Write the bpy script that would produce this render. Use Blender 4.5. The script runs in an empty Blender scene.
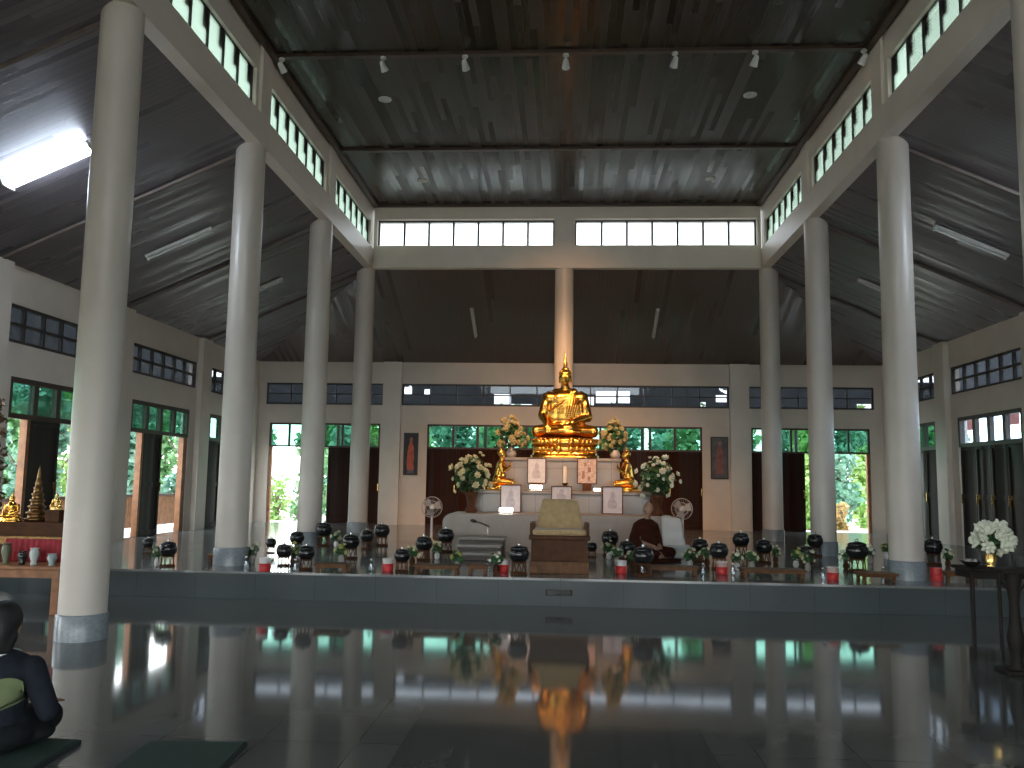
import bpy, bmesh, math, random
from mathutils import Vector, Matrix, Euler
random.seed(7)
C = bpy.context.scene.collection
PI = math.pi
rnd = random.uniform

# ------------------------------------------------------------------ camera
FPX = 865.49
PITCH, YAW, ROLL = math.radians(6.339), math.radians(3.548), math.radians(0.863)
O = Vector((0.0425, 0, 1.6))
Fw = Vector((-math.sin(YAW)*math.cos(PITCH), math.cos(YAW)*math.cos(PITCH), math.sin(PITCH)))
R0 = Vector((math.cos(YAW), math.sin(YAW), 0)); U0 = R0.cross(Fw)
Rr = math.cos(ROLL)*R0 + math.sin(ROLL)*U0
Uu = -math.sin(ROLL)*R0 + math.cos(ROLL)*U0
cd = bpy.data.cameras.new('camera'); cam = bpy.data.objects.new('camera', cd); C.objects.link(cam)
M = Matrix.Identity(4)
for i in range(3):
    M[i][0] = Rr[i]; M[i][1] = Uu[i]; M[i][2] = -Fw[i]; M[i][3] = O[i]
cam.matrix_world = M
cd.sensor_width = 36; cd.lens = 36*FPX/1024; cd.clip_end = 500; cd.clip_start = .05
bpy.context.scene.camera = cam

def ray(px, py): return Fw + Rr*(px-512)/FPX - Uu*(py-384)/FPX
def at_y(px, py, y):
    d = ray(px, py); return O + d*((y-O.y)/d.y)
def at_z(px, py, z):
    d = ray(px, py); return O + d*((z-O.z)/d.z)

# ------------------------------------------------------------------ materials
def nodes_of(name):
    m = bpy.data.materials.new(name); m.use_nodes = True
    nt = m.node_tree; b = nt.nodes['Principled BSDF']
    return m, nt, b
def L(nt, a, b): nt.links.new(a, b)
def mat(name, col, rough=.5, metal=0, var=.12, scale=6, bump=0, spec=.5, emit=None, estr=0, sheen=0):
    m, nt, b = nodes_of(name)
    tc = nt.nodes.new('ShaderNodeTexCoord'); n = nt.nodes.new('ShaderNodeTexNoise')
    n.inputs['Scale'].default_value = scale; n.inputs['Detail'].default_value = 5
    L(nt, tc.outputs['Object'], n.inputs['Vector'])
    r = nt.nodes.new('ShaderNodeValToRGB')
    r.color_ramp.elements[0].position = .3; r.color_ramp.elements[1].position = .7
    r.color_ramp.elements[0].color = (*[c*(1-var) for c in col], 1)
    r.color_ramp.elements[1].color = (*[min(1, c*(1+var)) for c in col], 1)
    L(nt, n.outputs['Fac'], r.inputs['Fac']); L(nt, r.outputs['Color'], b.inputs['Base Color'])
    b.inputs['Roughness'].default_value = rough; b.inputs['Metallic'].default_value = metal
    b.inputs['Specular IOR Level'].default_value = spec
    if sheen: b.inputs['Sheen Weight'].default_value = sheen
    if bump:
        bp = nt.nodes.new('ShaderNodeBump'); bp.inputs['Strength'].default_value = bump; bp.inputs['Distance'].default_value = .02
        L(nt, n.outputs['Fac'], bp.inputs['Height']); L(nt, bp.outputs['Normal'], b.inputs['Normal'])
    if emit:
        b.inputs['Emission Color'].default_value = (*emit, 1); b.inputs['Emission Strength'].default_value = estr
    return m
def planks(name, axis, col, rough, w=.11, length_axis=None, var=.35, spec=.5, bump=.35):
    """long boards side by side along AXIS (0 x, 1 y)"""
    m, nt, b = nodes_of(name)
    tc = nt.nodes.new('ShaderNodeTexCoord'); sp = nt.nodes.new('ShaderNodeSeparateXYZ'); L(nt, tc.outputs['Object'], sp.inputs[0])
    def math_(op, a, bv=None):
        k = nt.nodes.new('ShaderNodeMath'); k.operation = op
        if hasattr(a, 'links'): L(nt, a, k.inputs[0])
        else: k.inputs[0].default_value = a
        if bv is not None:
            if hasattr(bv, 'links'): L(nt, bv, k.inputs[1])
            else: k.inputs[1].default_value = bv
        return k.outputs[0]
    u = math_('DIVIDE', sp.outputs[axis], w); v = sp.outputs[1-axis]
    fl = math_('FLOOR', u); fr = math_('FRACT', u)
    wn = nt.nodes.new('ShaderNodeTexWhiteNoise'); wn.noise_dimensions = '2D'
    seg = math_('FLOOR', math_('ADD', math_('DIVIDE', v, 2.4), math_('MULTIPLY', fl, .37)))
    cb = nt.nodes.new('ShaderNodeCombineXYZ'); L(nt, fl, cb.inputs[0]); L(nt, seg, cb.inputs[1]); L(nt, cb.outputs[0], wn.inputs['Vector'])
    mp = nt.nodes.new('ShaderNodeMapping'); s = [1.2, 1.2, 1.2]; s[axis] = 26; mp.inputs['Scale'].default_value = s
    L(nt, tc.outputs['Object'], mp.inputs['Vector'])
    gn = nt.nodes.new('ShaderNodeTexNoise'); gn.inputs['Scale'].default_value = 1.5; gn.inputs['Detail'].default_value = 6; L(nt, mp.outputs[0], gn.inputs['Vector'])
    f = math_('ADD', math_('MULTIPLY', wn.outputs['Value'], .6), math_('MULTIPLY', gn.outputs['Fac'], .6))
    r = nt.nodes.new('ShaderNodeValToRGB')
    r.color_ramp.elements[0].color = (*[c*(1-var) for c in col], 1); r.color_ramp.elements[0].position = .15
    r.color_ramp.elements[1].color = (*[c*(1+var) for c in col], 1); r.color_ramp.elements[1].position = .95
    L(nt, f, r.inputs['Fac'])
    g = math_('LESS_THAN', fr, .07)
    mx = nt.nodes.new('ShaderNodeMix'); mx.data_type = 'RGBA'; L(nt, g, mx.inputs['Factor']); L(nt, r.outputs['Color'], mx.inputs[6])
    mx.inputs[7].default_value = (*[c*.35 for c in col], 1); L(nt, mx.outputs[2], b.inputs['Base Color'])
    rr = nt.nodes.new('ShaderNodeMapRange'); L(nt, wn.outputs['Value'], rr.inputs['Value']); rr.inputs['To Min'].default_value = rough*.6; rr.inputs['To Max'].default_value = rough*1.6
    L(nt, rr.outputs[0], b.inputs['Roughness']); b.inputs['Specular IOR Level'].default_value = spec
    bp = nt.nodes.new('ShaderNodeBump'); bp.inputs['Strength'].default_value = bump; bp.inputs['Distance'].default_value = .01
    h = math_('ADD', math_('MULTIPLY', g, -1.0), math_('ADD', math_('MULTIPLY', gn.outputs['Fac'], .3), math_('MULTIPLY', wn.outputs['Value'], .3)))
    L(nt, h, bp.inputs['Height']); L(nt, bp.outputs['Normal'], b.inputs['Normal'])
    return m
def tiles(name, col, rough, size=.6, var=.12, mortar=.004, vert=False, spec=.5, cloud=.25):
    m, nt, b = nodes_of(name)
    tc = nt.nodes.new('ShaderNodeTexCoord'); mp = nt.nodes.new('ShaderNodeMapping')
    if vert: mp.inputs['Rotation'].default_value = (PI/2, 0, 0)
    L(nt, tc.outputs['Object'], mp.inputs['Vector'])
    br = nt.nodes.new('ShaderNodeTexBrick'); br.offset = 0; br.inputs['Scale'].default_value = 1
    br.inputs['Brick Width'].default_value = size; br.inputs['Row Height'].default_value = size; br.inputs['Mortar Size'].default_value = mortar
    br.inputs['Color1'].default_value = (*[c*(1-var) for c in col], 1); br.inputs['Color2'].default_value = (*[c*(1+var) for c in col], 1)
    br.inputs['Mortar'].default_value = (*[c*.55 for c in col], 1)
    L(nt, mp.outputs[0], br.inputs['Vector'])
    n = nt.nodes.new('ShaderNodeTexNoise'); n.inputs['Scale'].default_value = 1.3; n.inputs['Detail'].default_value = 8; L(nt, tc.outputs['Object'], n.inputs['Vector'])
    n2 = nt.nodes.new('ShaderNodeTexNoise'); n2.inputs['Scale'].default_value = 90; n2.inputs['Detail'].default_value = 2; L(nt, tc.outputs['Object'], n2.inputs['Vector'])
    ad = nt.nodes.new('ShaderNodeMath'); ad.operation = 'MULTIPLY_ADD'; L(nt, n.outputs['Fac'], ad.inputs[0]); ad.inputs[1].default_value = cloud*2; ad.inputs[2].default_value = 1-cloud
    ad2 = nt.nodes.new('ShaderNodeMath'); ad2.operation = 'MULTIPLY_ADD'; L(nt, n2.outputs['Fac'], ad2.inputs[0]); ad2.inputs[1].default_value = .3; ad2.inputs[2].default_value = .85
    mu = nt.nodes.new('ShaderNodeMath'); mu.operation = 'MULTIPLY'; L(nt, ad.outputs[0], mu.inputs[0]); L(nt, ad2.outputs[0], mu.inputs[1])
    vm = nt.nodes.new('ShaderNodeVectorMath'); vm.operation = 'SCALE'; L(nt, br.outputs['Color'], vm.inputs[0]); L(nt, mu.outputs[0], vm.inputs['Scale'])
    L(nt, vm.outputs[0], b.inputs['Base Color'])
    rr = nt.nodes.new('ShaderNodeMapRange'); L(nt, n.outputs['Fac'], rr.inputs['Value']); rr.inputs['To Min'].default_value = rough*.7; rr.inputs['To Max'].default_value = rough*1.3
    L(nt, rr.outputs[0], b.inputs['Roughness']); b.inputs['Specular IOR Level'].default_value = spec
    return m
def glass(name, tint, gloss=.12, rough=.02, frost=None, fmix=.8):
    m = bpy.data.materials.new(name); m.use_nodes = True; nt = m.node_tree; nt.nodes.clear()
    out = nt.nodes.new('ShaderNodeOutputMaterial'); mix = nt.nodes.new('ShaderNodeMixShader')
    t = nt.nodes.new('ShaderNodeBsdfTransparent'); g = nt.nodes.new('ShaderNodeBsdfGlossy')
    g.inputs['Roughness'].default_value = rough; g.inputs['Color'].default_value = (.9, .95, 1, 1)
    tc = nt.nodes.new('ShaderNodeTexCoord'); n = nt.nodes.new('ShaderNodeTexNoise'); n.inputs['Scale'].default_value = 3
    L(nt, tc.outputs['Object'], n.inputs['Vector'])
    r = nt.nodes.new('ShaderNodeValToRGB'); r.color_ramp.elements[0].color = (*[c*.85 for c in tint], 1); r.color_ramp.elements[1].color = (*tint, 1)
    L(nt, n.outputs['Fac'], r.inputs[0]); L(nt, r.outputs[0], t.inputs['Color'])
    lw = nt.nodes.new('ShaderNodeLayerWeight'); lw.inputs['Blend'].default_value = .35
    mm = nt.nodes.new('ShaderNodeMath'); mm.operation = 'MULTIPLY_ADD'; L(nt, lw.outputs['Fresnel'], mm.inputs[0]); mm.inputs[1].default_value = .3; mm.inputs[2].default_value = gloss
    if frost:
        tl = nt.nodes.new('ShaderNodeBsdfTranslucent'); tl.inputs[0].default_value = (*frost, 1); fm_ = nt.nodes.new('ShaderNodeMixShader'); fm_.inputs[0].default_value = fmix
        L(nt, t.outputs[0], fm_.inputs[1]); L(nt, tl.outputs[0], fm_.inputs[2]); t = fm_
    L(nt, mm.outputs[0], mix.inputs[0]); L(nt, t.outputs[0], mix.inputs[1]); L(nt, g.outputs[0], mix.inputs[2]); L(nt, mix.outputs[0], out.inputs[0])
    return m
def lamp_mat(name, col, s):
    m = bpy.data.materials.new(name); m.use_nodes = True; nt = m.node_tree; nt.nodes.clear()
    out = nt.nodes.new('ShaderNodeOutputMaterial'); e = nt.nodes.new('ShaderNodeEmission')
    e.inputs[0].default_value = (*col, 1); e.inputs[1].default_value = s; L(nt, e.outputs[0], out.inputs[0]); return m
def leaf_mat(name, c1, c2, trans=.4):
    m, nt, b = nodes_of(name)
    out = nt.nodes['Material Output']
    tc = nt.nodes.new('ShaderNodeTexCoord'); n = nt.nodes.new('ShaderNodeTexNoise'); n.inputs['Scale'].default_value = 2.5; n.inputs['Detail'].default_value = 4
    L(nt, tc.outputs['Object'], n.inputs['Vector'])
    r = nt.nodes.new('ShaderNodeValToRGB'); r.color_ramp.elements[0].color = (*c1, 1); r.color_ramp.elements[1].color = (*c2, 1)
    r.color_ramp.elements[0].position = .35; r.color_ramp.elements[1].position = .65
    L(nt, n.outputs['Fac'], r.inputs[0]); L(nt, r.outputs[0], b.inputs['Base Color']); b.inputs['Roughness'].default_value = .5
    if trans:
        t = nt.nodes.new('ShaderNodeBsdfTranslucent'); L(nt, r.outputs[0], t.inputs[0]); mx = nt.nodes.new('ShaderNodeMixShader'); mx.inputs[0].default_value = trans
        L(nt, b.outputs[0], mx.inputs[1]); L(nt, t.outputs[0], mx.inputs[2]); L(nt, mx.outputs[0], out.inputs[0])
    return m

WHITE = mat('painted_plaster', (.66, .59, .51), .42, var=.05, scale=2)
COLM = mat('painted_column', (.53, .485, .43), .35, var=.05, scale=2)
BASEG = mat('grey_terrazzo', (.19, .22, .24), .25, var=.15, scale=30)
FLOOR = tiles('polished_granite_floor', (.105, .11, .106), .065, .6, .1, cloud=.25, spec=.38)
DARKF = tiles('dark_granite_inlay', (.07, .077, .075), .065, .6, .1, spec=.38)
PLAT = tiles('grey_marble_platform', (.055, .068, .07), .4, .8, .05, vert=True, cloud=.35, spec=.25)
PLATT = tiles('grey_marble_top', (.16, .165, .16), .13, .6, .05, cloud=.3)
CEIL = planks('nave_ceiling_boards', 0, (.034, .027, .019), .26, .10, var=.45, bump=.3, spec=.3)
SLX = planks('aisle_ceiling_boards', 1, (.125, .11, .118), .36, .10, var=.25)
SLB = planks('end_ceiling_boards', 0, (.11, .08, .066), .4, .10, var=.2)
DARKW = mat('dark_brown_joinery', (.05, .027, .018), .4, var=.3, scale=9)
DOORM = planks('dark_brown_door_boards', 0, (.028, .01, .006), .6, .14, var=.2, spec=.15)
DOORY = planks('dark_door_boards_side', 1, (.028, .022, .02), .5, .14, var=.2, spec=.2)
ORANGE = mat('orange_teak', (.27, .11, .04), .45, var=.3, scale=8)
FRM = mat('dark_window_frame', (.035, .03, .028), .45, var=.15)
MARB = tiles('altar_marble', (.2, .185, .17), .25, .5, .08, vert=True, cloud=.35)
MARBP = mat('pale_altar_stone', (.29, .265, .24), .4, var=.1, scale=4)
GOLD = mat('polished_gold', (.82, .43, .085), .2, 1, var=.1, scale=7, bump=.1)
GOLD2 = mat('antique_gilt', (.24, .14, .06), .35, 1, var=.3, scale=25, bump=.3)
BRASS = mat('brass', (.75, .5, .18), .25, 1, var=.1)
BLACKL = mat('black_lacquer', (.012, .013, .013), .12, 0, var=.3)
CHROME = mat('steel', (.6, .6, .6), .2, 1, var=.1)
LBROWN = mat('oiled_brown_wood', (.12, .05, .016), .5, var=.35, scale=12, spec=.25)
DBROWN = mat('deep_brown_wood', (.075, .027, .008), .55, var=.3, scale=10, spec=.2)
BLKW = mat('black_stained_wood', (.014, .011, .01), .6, var=.3, spec=.2)
TAN = mat('tan_upholstery', (.42, .29, .14), .8, var=.15, scale=14, sheen=.3)
REDP = mat('red_plastic', (.5, .025, .025), .35, var=.1)
WHP = mat('white_plastic', (.6, .6, .58), .35, var=.05)
PINKP = mat('pale_pink_plastic', (.5, .33, .3), .4, var=.1)
LEAF = leaf_mat('arrangement_leaves', (.02, .07, .02), (.06, .16, .05), 0)
CREAM = mat('cream_petals', (.62, .6, .38), .6, var=.1)
OLIVE = mat('olive_cream_petals', (.36, .32, .16), .6, var=.35, scale=5)
WHPET = mat('white_petals', (.66, .68, .56), .6, var=.08)
YELP = mat('yellow_green_petals', (.45, .45, .12), .6, var=.15)
CLOTHR = mat('crimson_cloth', (.28, .02, .03), .8, var=.2, scale=12)
ROBE = mat('brown_robe', (.045, .013, .007), .9, var=.2, scale=10, spec=.1)
SKIN = mat('skin', (.3, .16, .1), .5, var=.08)
HAIR = mat('black_hair', (.005, .005, .005), .6, var=.3, scale=40)
SHIRT = mat('charcoal_jersey', (.011, .014, .02), .9, spec=.15, var=.15, scale=20)
PATCH = mat('olive_green_print', (.12, .15, .07), .9, var=.12)
TROU = mat('black_trousers', (.007, .009, .010), .9, spec=.15, var=.15, scale=20)
WHC = mat('white_cotton', (.55, .56, .55), .8, var=.06)
MATG = mat('green_mat_cloth', (.006, .03, .02), .85, var=.15, scale=30)
MATE = mat('black_mat_edge', (.008, .01, .011), .8, var=.2)
LOUV = mat('light_diffuser_off', (.6, .6, .6), .4, var=.03)
PAPER = mat('print_paper', (.5, .5, .56), .35, var=.1, scale=14)
GREYM = mat('grey_wire', (.4, .38, .36), .4, .3, var=.05)
GL_CL = glass('pale_green_glass', (.8, .9, .8), .02, frost=(.125, .165, .13), fmix=.975)
BATT = mat('greyed_batten', (.13, .1, .085), .5, var=.2)
GL_BK = glass('frosted_glass', (.95, .98, 1), .03, frost=(.3, .31, .32), fmix=.75)
GL_GR = glass('green_glass', (.42, .62, .56), .02)
GL_DK = glass('smoked_glass', (.5, .52, .55), .015)
GL_SK = glass('light_glass', (.8, .9, 1), .05)

# ------------------------------------------------------------------ mesh helper
class MB:
    def __init__(s): s.v = []; s.f = []; s.sm = []; s.mi = []; s.cur = 0
    def add(s, vs, fs, smooth=False):
        o = len(s.v); s.v += [tuple(q) for q in vs]
        for f in fs: s.f.append([i+o for i in f]); s.sm.append(smooth); s.mi.append(s.cur)
        return s
    def box(s, x0, y0, z0, x1, y1, z1, rot=None, piv=None):
        vs = [Vector((x, y, z)) for z in (z0, z1) for y in (y0, y1) for x in (x0, x1)]
        if rot is not None:
            p = Vector(piv) if piv is not None else Vector(((x0+x1)/2, (y0+y1)/2, (z0+z1)/2))
            Rm = Euler(rot).to_matrix(); vs = [Rm @ (q-p) + p for q in vs]
        return s.add(vs, [(0, 2, 3, 1), (4, 5, 7, 6), (0, 1, 5, 4), (2, 6, 7, 3), (0, 4, 6, 2), (1, 3, 7, 5)])
    def rbox(s, x0, y0, z0, x1, y1, z1, b=.02):
        """box with chamfered edges"""
        bm = bmesh.new(); bmesh.ops.create_cube(bm, size=1)
        for q in bm.verts: q.co = Vector(((x0+x1)/2+q.co.x*(x1-x0), (y0+y1)/2+q.co.y*(y1-y0), (z0+z1)/2+q.co.z*(z1-z0)))
        bmesh.ops.bevel(bm, geom=bm.edges[:], offset=b, segments=2, affect='EDGES', profile=.6)
        bm.verts.index_update(); s.add([q.co[:] for q in bm.verts], [[v.index for v in f.verts] for f in bm.faces]); bm.free(); return s
    def cyl(s, p0, p1, r0, r1=None, n=16, cap=True):
        r1 = r0 if r1 is None else r1
        p0, p1 = Vector(p0), Vector(p1); d = (p1-p0).normalized()
        a = d.cross(Vector((0, 0, 1)) if abs(d.z) < .9 else Vector((1, 0, 0))).normalized(); b = d.cross(a)
        vs = [p+(a*math.cos(t)+b*math.sin(t))*r for p, r in ((p0, r0), (p1, r1)) for t in [2*PI*i/n for i in range(n)]]
        s.add(vs, [(i, n+i, n+(i+1) % n, (i+1) % n) for i in range(n)], True)
        if cap:
            s.add(vs[:n], [list(range(n))]); s.add(vs[n:], [list(range(n))[::-1]])
        return s
    def lathe(s, prof, c=(0, 0, 0), n=24, sx=1, sy=1):
        c = Vector(c); vs = []; fs = []
        for r, z in prof:
            for i in range(n):
                t = 2*PI*i/n; vs.append(c+Vector((r*math.cos(t)*sx, r*math.sin(t)*sy, z)))
        for k in range(len(prof)-1):
            for i in range(n): fs.append((k*n+i, k*n+(i+1) % n, (k+1)*n+(i+1) % n, (k+1)*n+i))
        s.add(vs, fs, True)
        if prof[0][0] > .001: s.add(vs[:n], [list(range(n))[::-1]])
        if prof[-1][0] > .001: s.add(vs[-n:], [list(range(n))])
        return s
    def ell(s, c, r, n=12, m=8, rot=None):
        c = Vector(c); r = (r, r, r) if not hasattr(r, '__len__') else r
        Rm = Euler(rot).to_matrix() if rot else Matrix.Identity(3)
        vs = []
        for j in range(m+1):
            ph = PI*j/m
            for i in range(n):
                t = 2*PI*i/n
                vs.append(c + Rm @ Vector((r[0]*math.sin(ph)*math.cos(t), r[1]*math.sin(ph)*math.sin(t), -r[2]*math.cos(ph))))
        fs = [(j*n+i, j*n+(i+1) % n, (j+1)*n+(i+1) % n, (j+1)*n+i) for j in range(m) for i in range(n)]
        return s.add(vs, fs, True)
    def tube(s, pts, r, n=8):
        pts = [Vector(p) for p in pts]
        for a, b in zip(pts, pts[1:]): s.cyl(a, b, r, r, n)
        for p in pts[1:-1]: s.ell(p, r, n, 4)
        return s
    def ring(s, c, R_, r, axis='y', n=24, m=6):
        c = Vector(c); vs = []
        for i in range(n):
            t = 2*PI*i/n
            for j in range(m):
                q = 2*PI*j/m; rr = R_+r*math.cos(q); h = r*math.sin(q)
                if axis == 'y': vs.append(c+Vector((rr*math.cos(t), h, rr*math.sin(t))))
                else: vs.append(c+Vector((rr*math.cos(t), rr*math.sin(t), h)))
        return s.add(vs, [(i*m+j, i*m+(j+1) % m, ((i+1) % n)*m+(j+1) % m, ((i+1) % n)*m+j) for i in range(n) for j in range(m)], True)
    def prism(s, poly, y0, y1):
        """poly in x,z extruded along y"""
        n = len(poly); vs = [(x, y0, z) for x, z in poly]+[(x, y1, z) for x, z in poly]
        return s.add(vs, [list(range(n)), list(range(n, 2*n))[::-1]]+[(i, n+i, n+(i+1) % n, (i+1) % n) for i in range(n)])
    def build(s, name, m, parent=None, loc=None):
        me = bpy.data.meshes.new(name); me.from_pydata(s.v, [], s.f)
        me.polygons.foreach_set('use_smooth', s.sm); me.materials.append(m)
        bm = bmesh.new(); bm.from_mesh(me); bmesh.ops.recalc_face_normals(bm, faces=bm.faces[:]) if len(s.f) < 20000 else None
        bm.to_mesh(me); bm.free(); me.update()
        o = bpy.data.objects.new(name, me); C.objects.link(o)
        if parent: o.parent = parent
        if loc is not None: o.location = loc
        return o
def tag(o, label=None, cat=None, group=None, kind=None):
    if label: o['label'] = label
    if cat: o['category'] = cat
    if group: o['group'] = group
    if kind: o['kind'] = kind
    return o
def thing(name, label, cat, loc=(0, 0, 0), rz=0, group=None):
    o = bpy.data.objects.new(name, None); C.objects.link(o); o.location = loc; o.rotation_euler = (0, 0, rz); o.empty_display_size = .1
    return tag(o, label, cat, group)
def struct(mb, name, m, parent=None):
    o = mb.build(name, m, parent)
    if not parent: o['kind'] = 'structure'
    return o
CH = {}
def kids(o): return [c for c in C.objects if c.parent == o]
def copy_tree(o, parent=None):
    c = o.copy(); C.objects.link(c)
    if parent: c.parent = parent
    for ch in kids(o): copy_tree(ch, c)
    return c
def dup(o, label, loc, rz=None, scale=None):
    c = copy_tree(o); c['label'] = label; c.location = loc
    if rz is not None: c.rotation_euler = (0, 0, rz)
    if scale: c.scale = (scale,)*3
    return c
def body(name, m, shapes, voxel, parent, smooth=3, loc=None):
    """one continuous surface grown from tapered limbs and rounded masses"""
    b = MB()
    for sh in shapes:
        if sh[0] == 'e': b.ell(sh[1], sh[2], 16, 12, sh[3] if len(sh) > 3 else None)
        else:
            _, p0, r0, p1, r1 = sh; p0, p1 = Vector(p0), Vector(p1); n = max(2, int((p1-p0).length/(min(r0, r1)*.35))+1)
            for i in range(n+1):
                t = i/n; b.ell(p0.lerp(p1, t), r0+(r1-r0)*t, 12, 8)
    me = bpy.data.meshes.new('tmp'); me.from_pydata(b.v, [], b.f); t = bpy.data.objects.new('tmp', me); C.objects.link(t)
    r = t.modifiers.new('r', 'REMESH'); r.mode = 'VOXEL'; r.voxel_size = voxel; r.use_smooth_shade = True
    if smooth:
        q = t.modifiers.new('s', 'SMOOTH'); q.iterations = smooth; q.factor = .6
    dg = bpy.context.evaluated_depsgraph_get(); me2 = bpy.data.meshes.new_from_object(t.evaluated_get(dg))
    bpy.data.objects.remove(t); me2.name = name; me2.materials.clear(); me2.materials.append(m)
    for p in me2.polygons: p.use_smooth = True
    o = bpy.data.objects.new(name, me2); C.objects.link(o)
    if parent: o.parent = parent
    if loc: o.location = loc
    return o

ORD = ['leftmost', 'second from the left', 'third from the left', 'fourth from the left', 'fifth from the left', 'sixth from the left', 'seventh from the left', 'eighth from the left', 'ninth from the left', 'tenth from the left', 'eleventh from the left', 'twelfth from the left', 'thirteenth from the left']
def ordinal(i, n):
    if i < (n+1)//2: return ORD[i]
    return ORD[n-1-i].replace('left', 'right')

# ------------------------------------------------------------------ dimensions
W = 4.66; WO = 8.47; YB = 23.5; HB = 4.79; HT = 6.47; HC = 7.97; ZP = .356; YF = 11.35
ROWS = [8.405+3.768*i for i in range(-2, 4)]      # .87 4.64 8.4 12.17 15.94 19.71
YE = ROWS[-1]; Y0 = -2.9

# ------------------------------------------------------------------ floor, platform, ceiling
b = MB(); b.box(-WO-.2, Y0-.3, -.15, WO+.2, YF+.3, 0); struct(b, 'floor', FLOOR)
b = MB(); b.box(-.93, 1.2, 0.0, .93, 7.9, .004); struct(b, 'trim_1', DARKF)
b = MB(); b.box(-WO-.1, YF, -.15, WO+.1, YB+.1, ZP-.03); struct(b, 'floor_platform', PLAT)
b = MB(); b.box(-WO-.1, YF-.025, ZP-.03, WO+.1, YB+.1, ZP); struct(b, 'floor_platform_top', PLATT)
b = MB(); b.box(-W-.3, ROWS[0]-2, HC, W+.3, YE+.3, HC+.2); struct(b, 'ceiling', CEIL)
tn = 2
for y in ROWS[:-1]:
    b = MB(); b.box(-W+.2, y+.12-.05, HC-.05, W-.2, y+.12+.05, HC); struct(b, 'trim_%d' % tn, DARKW); tn += 1
# cornice strips round the nave ceiling
b = MB()
for s in (-1, 1): b.box(min(s*(W-.2), s*(W-.3)), ROWS[0], HC-.06, max(s*(W-.2), s*(W-.3)), YE-.2, HC)
b.box(-W+.2, YE-.3, HC-.06, W-.2, YE-.2, HC); struct(b, 'trim_%d' % tn, DARKW); tn += 1

# sloped aisle ceilings
def slab(name, m, quad, t=.12):
    """quad of 4 points, thickened upwards"""
    b = MB(); q = [Vector(p) for p in quad]; up = Vector((0, 0, t))
    b.add(q+[p+up for p in q], [(0, 1, 2, 3), (7, 6, 5, 4)]+[(i, 4+i, 4+(i+1) % 4, (i+1) % 4) for i in range(4)])
    return struct(b, name, m)
slab('ceiling_left', SLX, [(-WO-.05, Y0-.2, HB-.02), (-WO-.05, YB+.05, HB-.02), (-W, YE, HT), (-W, Y0-.2, HT)])
slab('ceiling_right', SLX, [(WO+.05, Y0-.2, HB-.02), (WO+.05, YB+.05, HB-.02), (W, YE, HT), (W, Y0-.2, HT)])
slab('ceiling_back', SLB, [(-WO-.05, YB+.05, HB-.02), (WO+.05, YB+.05, HB-.02), (W, YE, HT), (-W, YE, HT)])
slope = math.atan2(HT-HB, WO-W)
for y in ROWS[1:]:
    for s in (-1, 1):
        b = MB(); p0 = Vector((s*(WO-.05), y, HB-.02)); p1 = Vector((s*(W+.2), y, HT-.115))
        dx = Vector((0, .022, 0)); dz = Vector((0, 0, .025))
        b.add([p0-dx-dz, p0+dx-dz, p1+dx-dz, p1-dx-dz, p0-dx+dz, p0+dx+dz, p1+dx+dz, p1-dx+dz],
              [(0, 1, 2, 3), (4, 7, 6, 5), (0, 4, 5, 1), (1, 5, 6, 2), (2, 6, 7, 3), (3, 7, 4, 0)])
        struct(b, 'trim_%d' % tn, BATT); tn += 1

# ------------------------------------------------------------------ walls with openings
def wall(name, m, axis, c0, c1, u0, u1, z0, z1, holes, extra=()):
    us = sorted({u0, u1}|{h[0] for h in holes}|{h[1] for h in holes}); zs = sorted({z0, z1}|{h[2] for h in holes}|{h[3] for h in holes})
    b = MB()
    for i in range(len(us)-1):
        col = []
        for k in range(len(zs)-1):
            uc, zc = (us[i]+us[i+1])/2, (zs[k]+zs[k+1])/2
            if not any(h[0] < uc < h[1] and h[2] < zc < h[3] for h in holes):
                if col and abs(col[-1][1]-zs[k]) < 1e-6: col[-1][1] = zs[k+1]
                else: col.append([zs[k], zs[k+1]])
        for a, z in col:
            if axis == 'x': b.box(c0, us[i], a, c1, us[i+1], z)
            else: b.box(us[i], c0, a, us[i+1], c1, z)
    for e in extra: b.box(*e)
    return struct(b, name, m)
wn = [1]; dn = [1]
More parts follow.
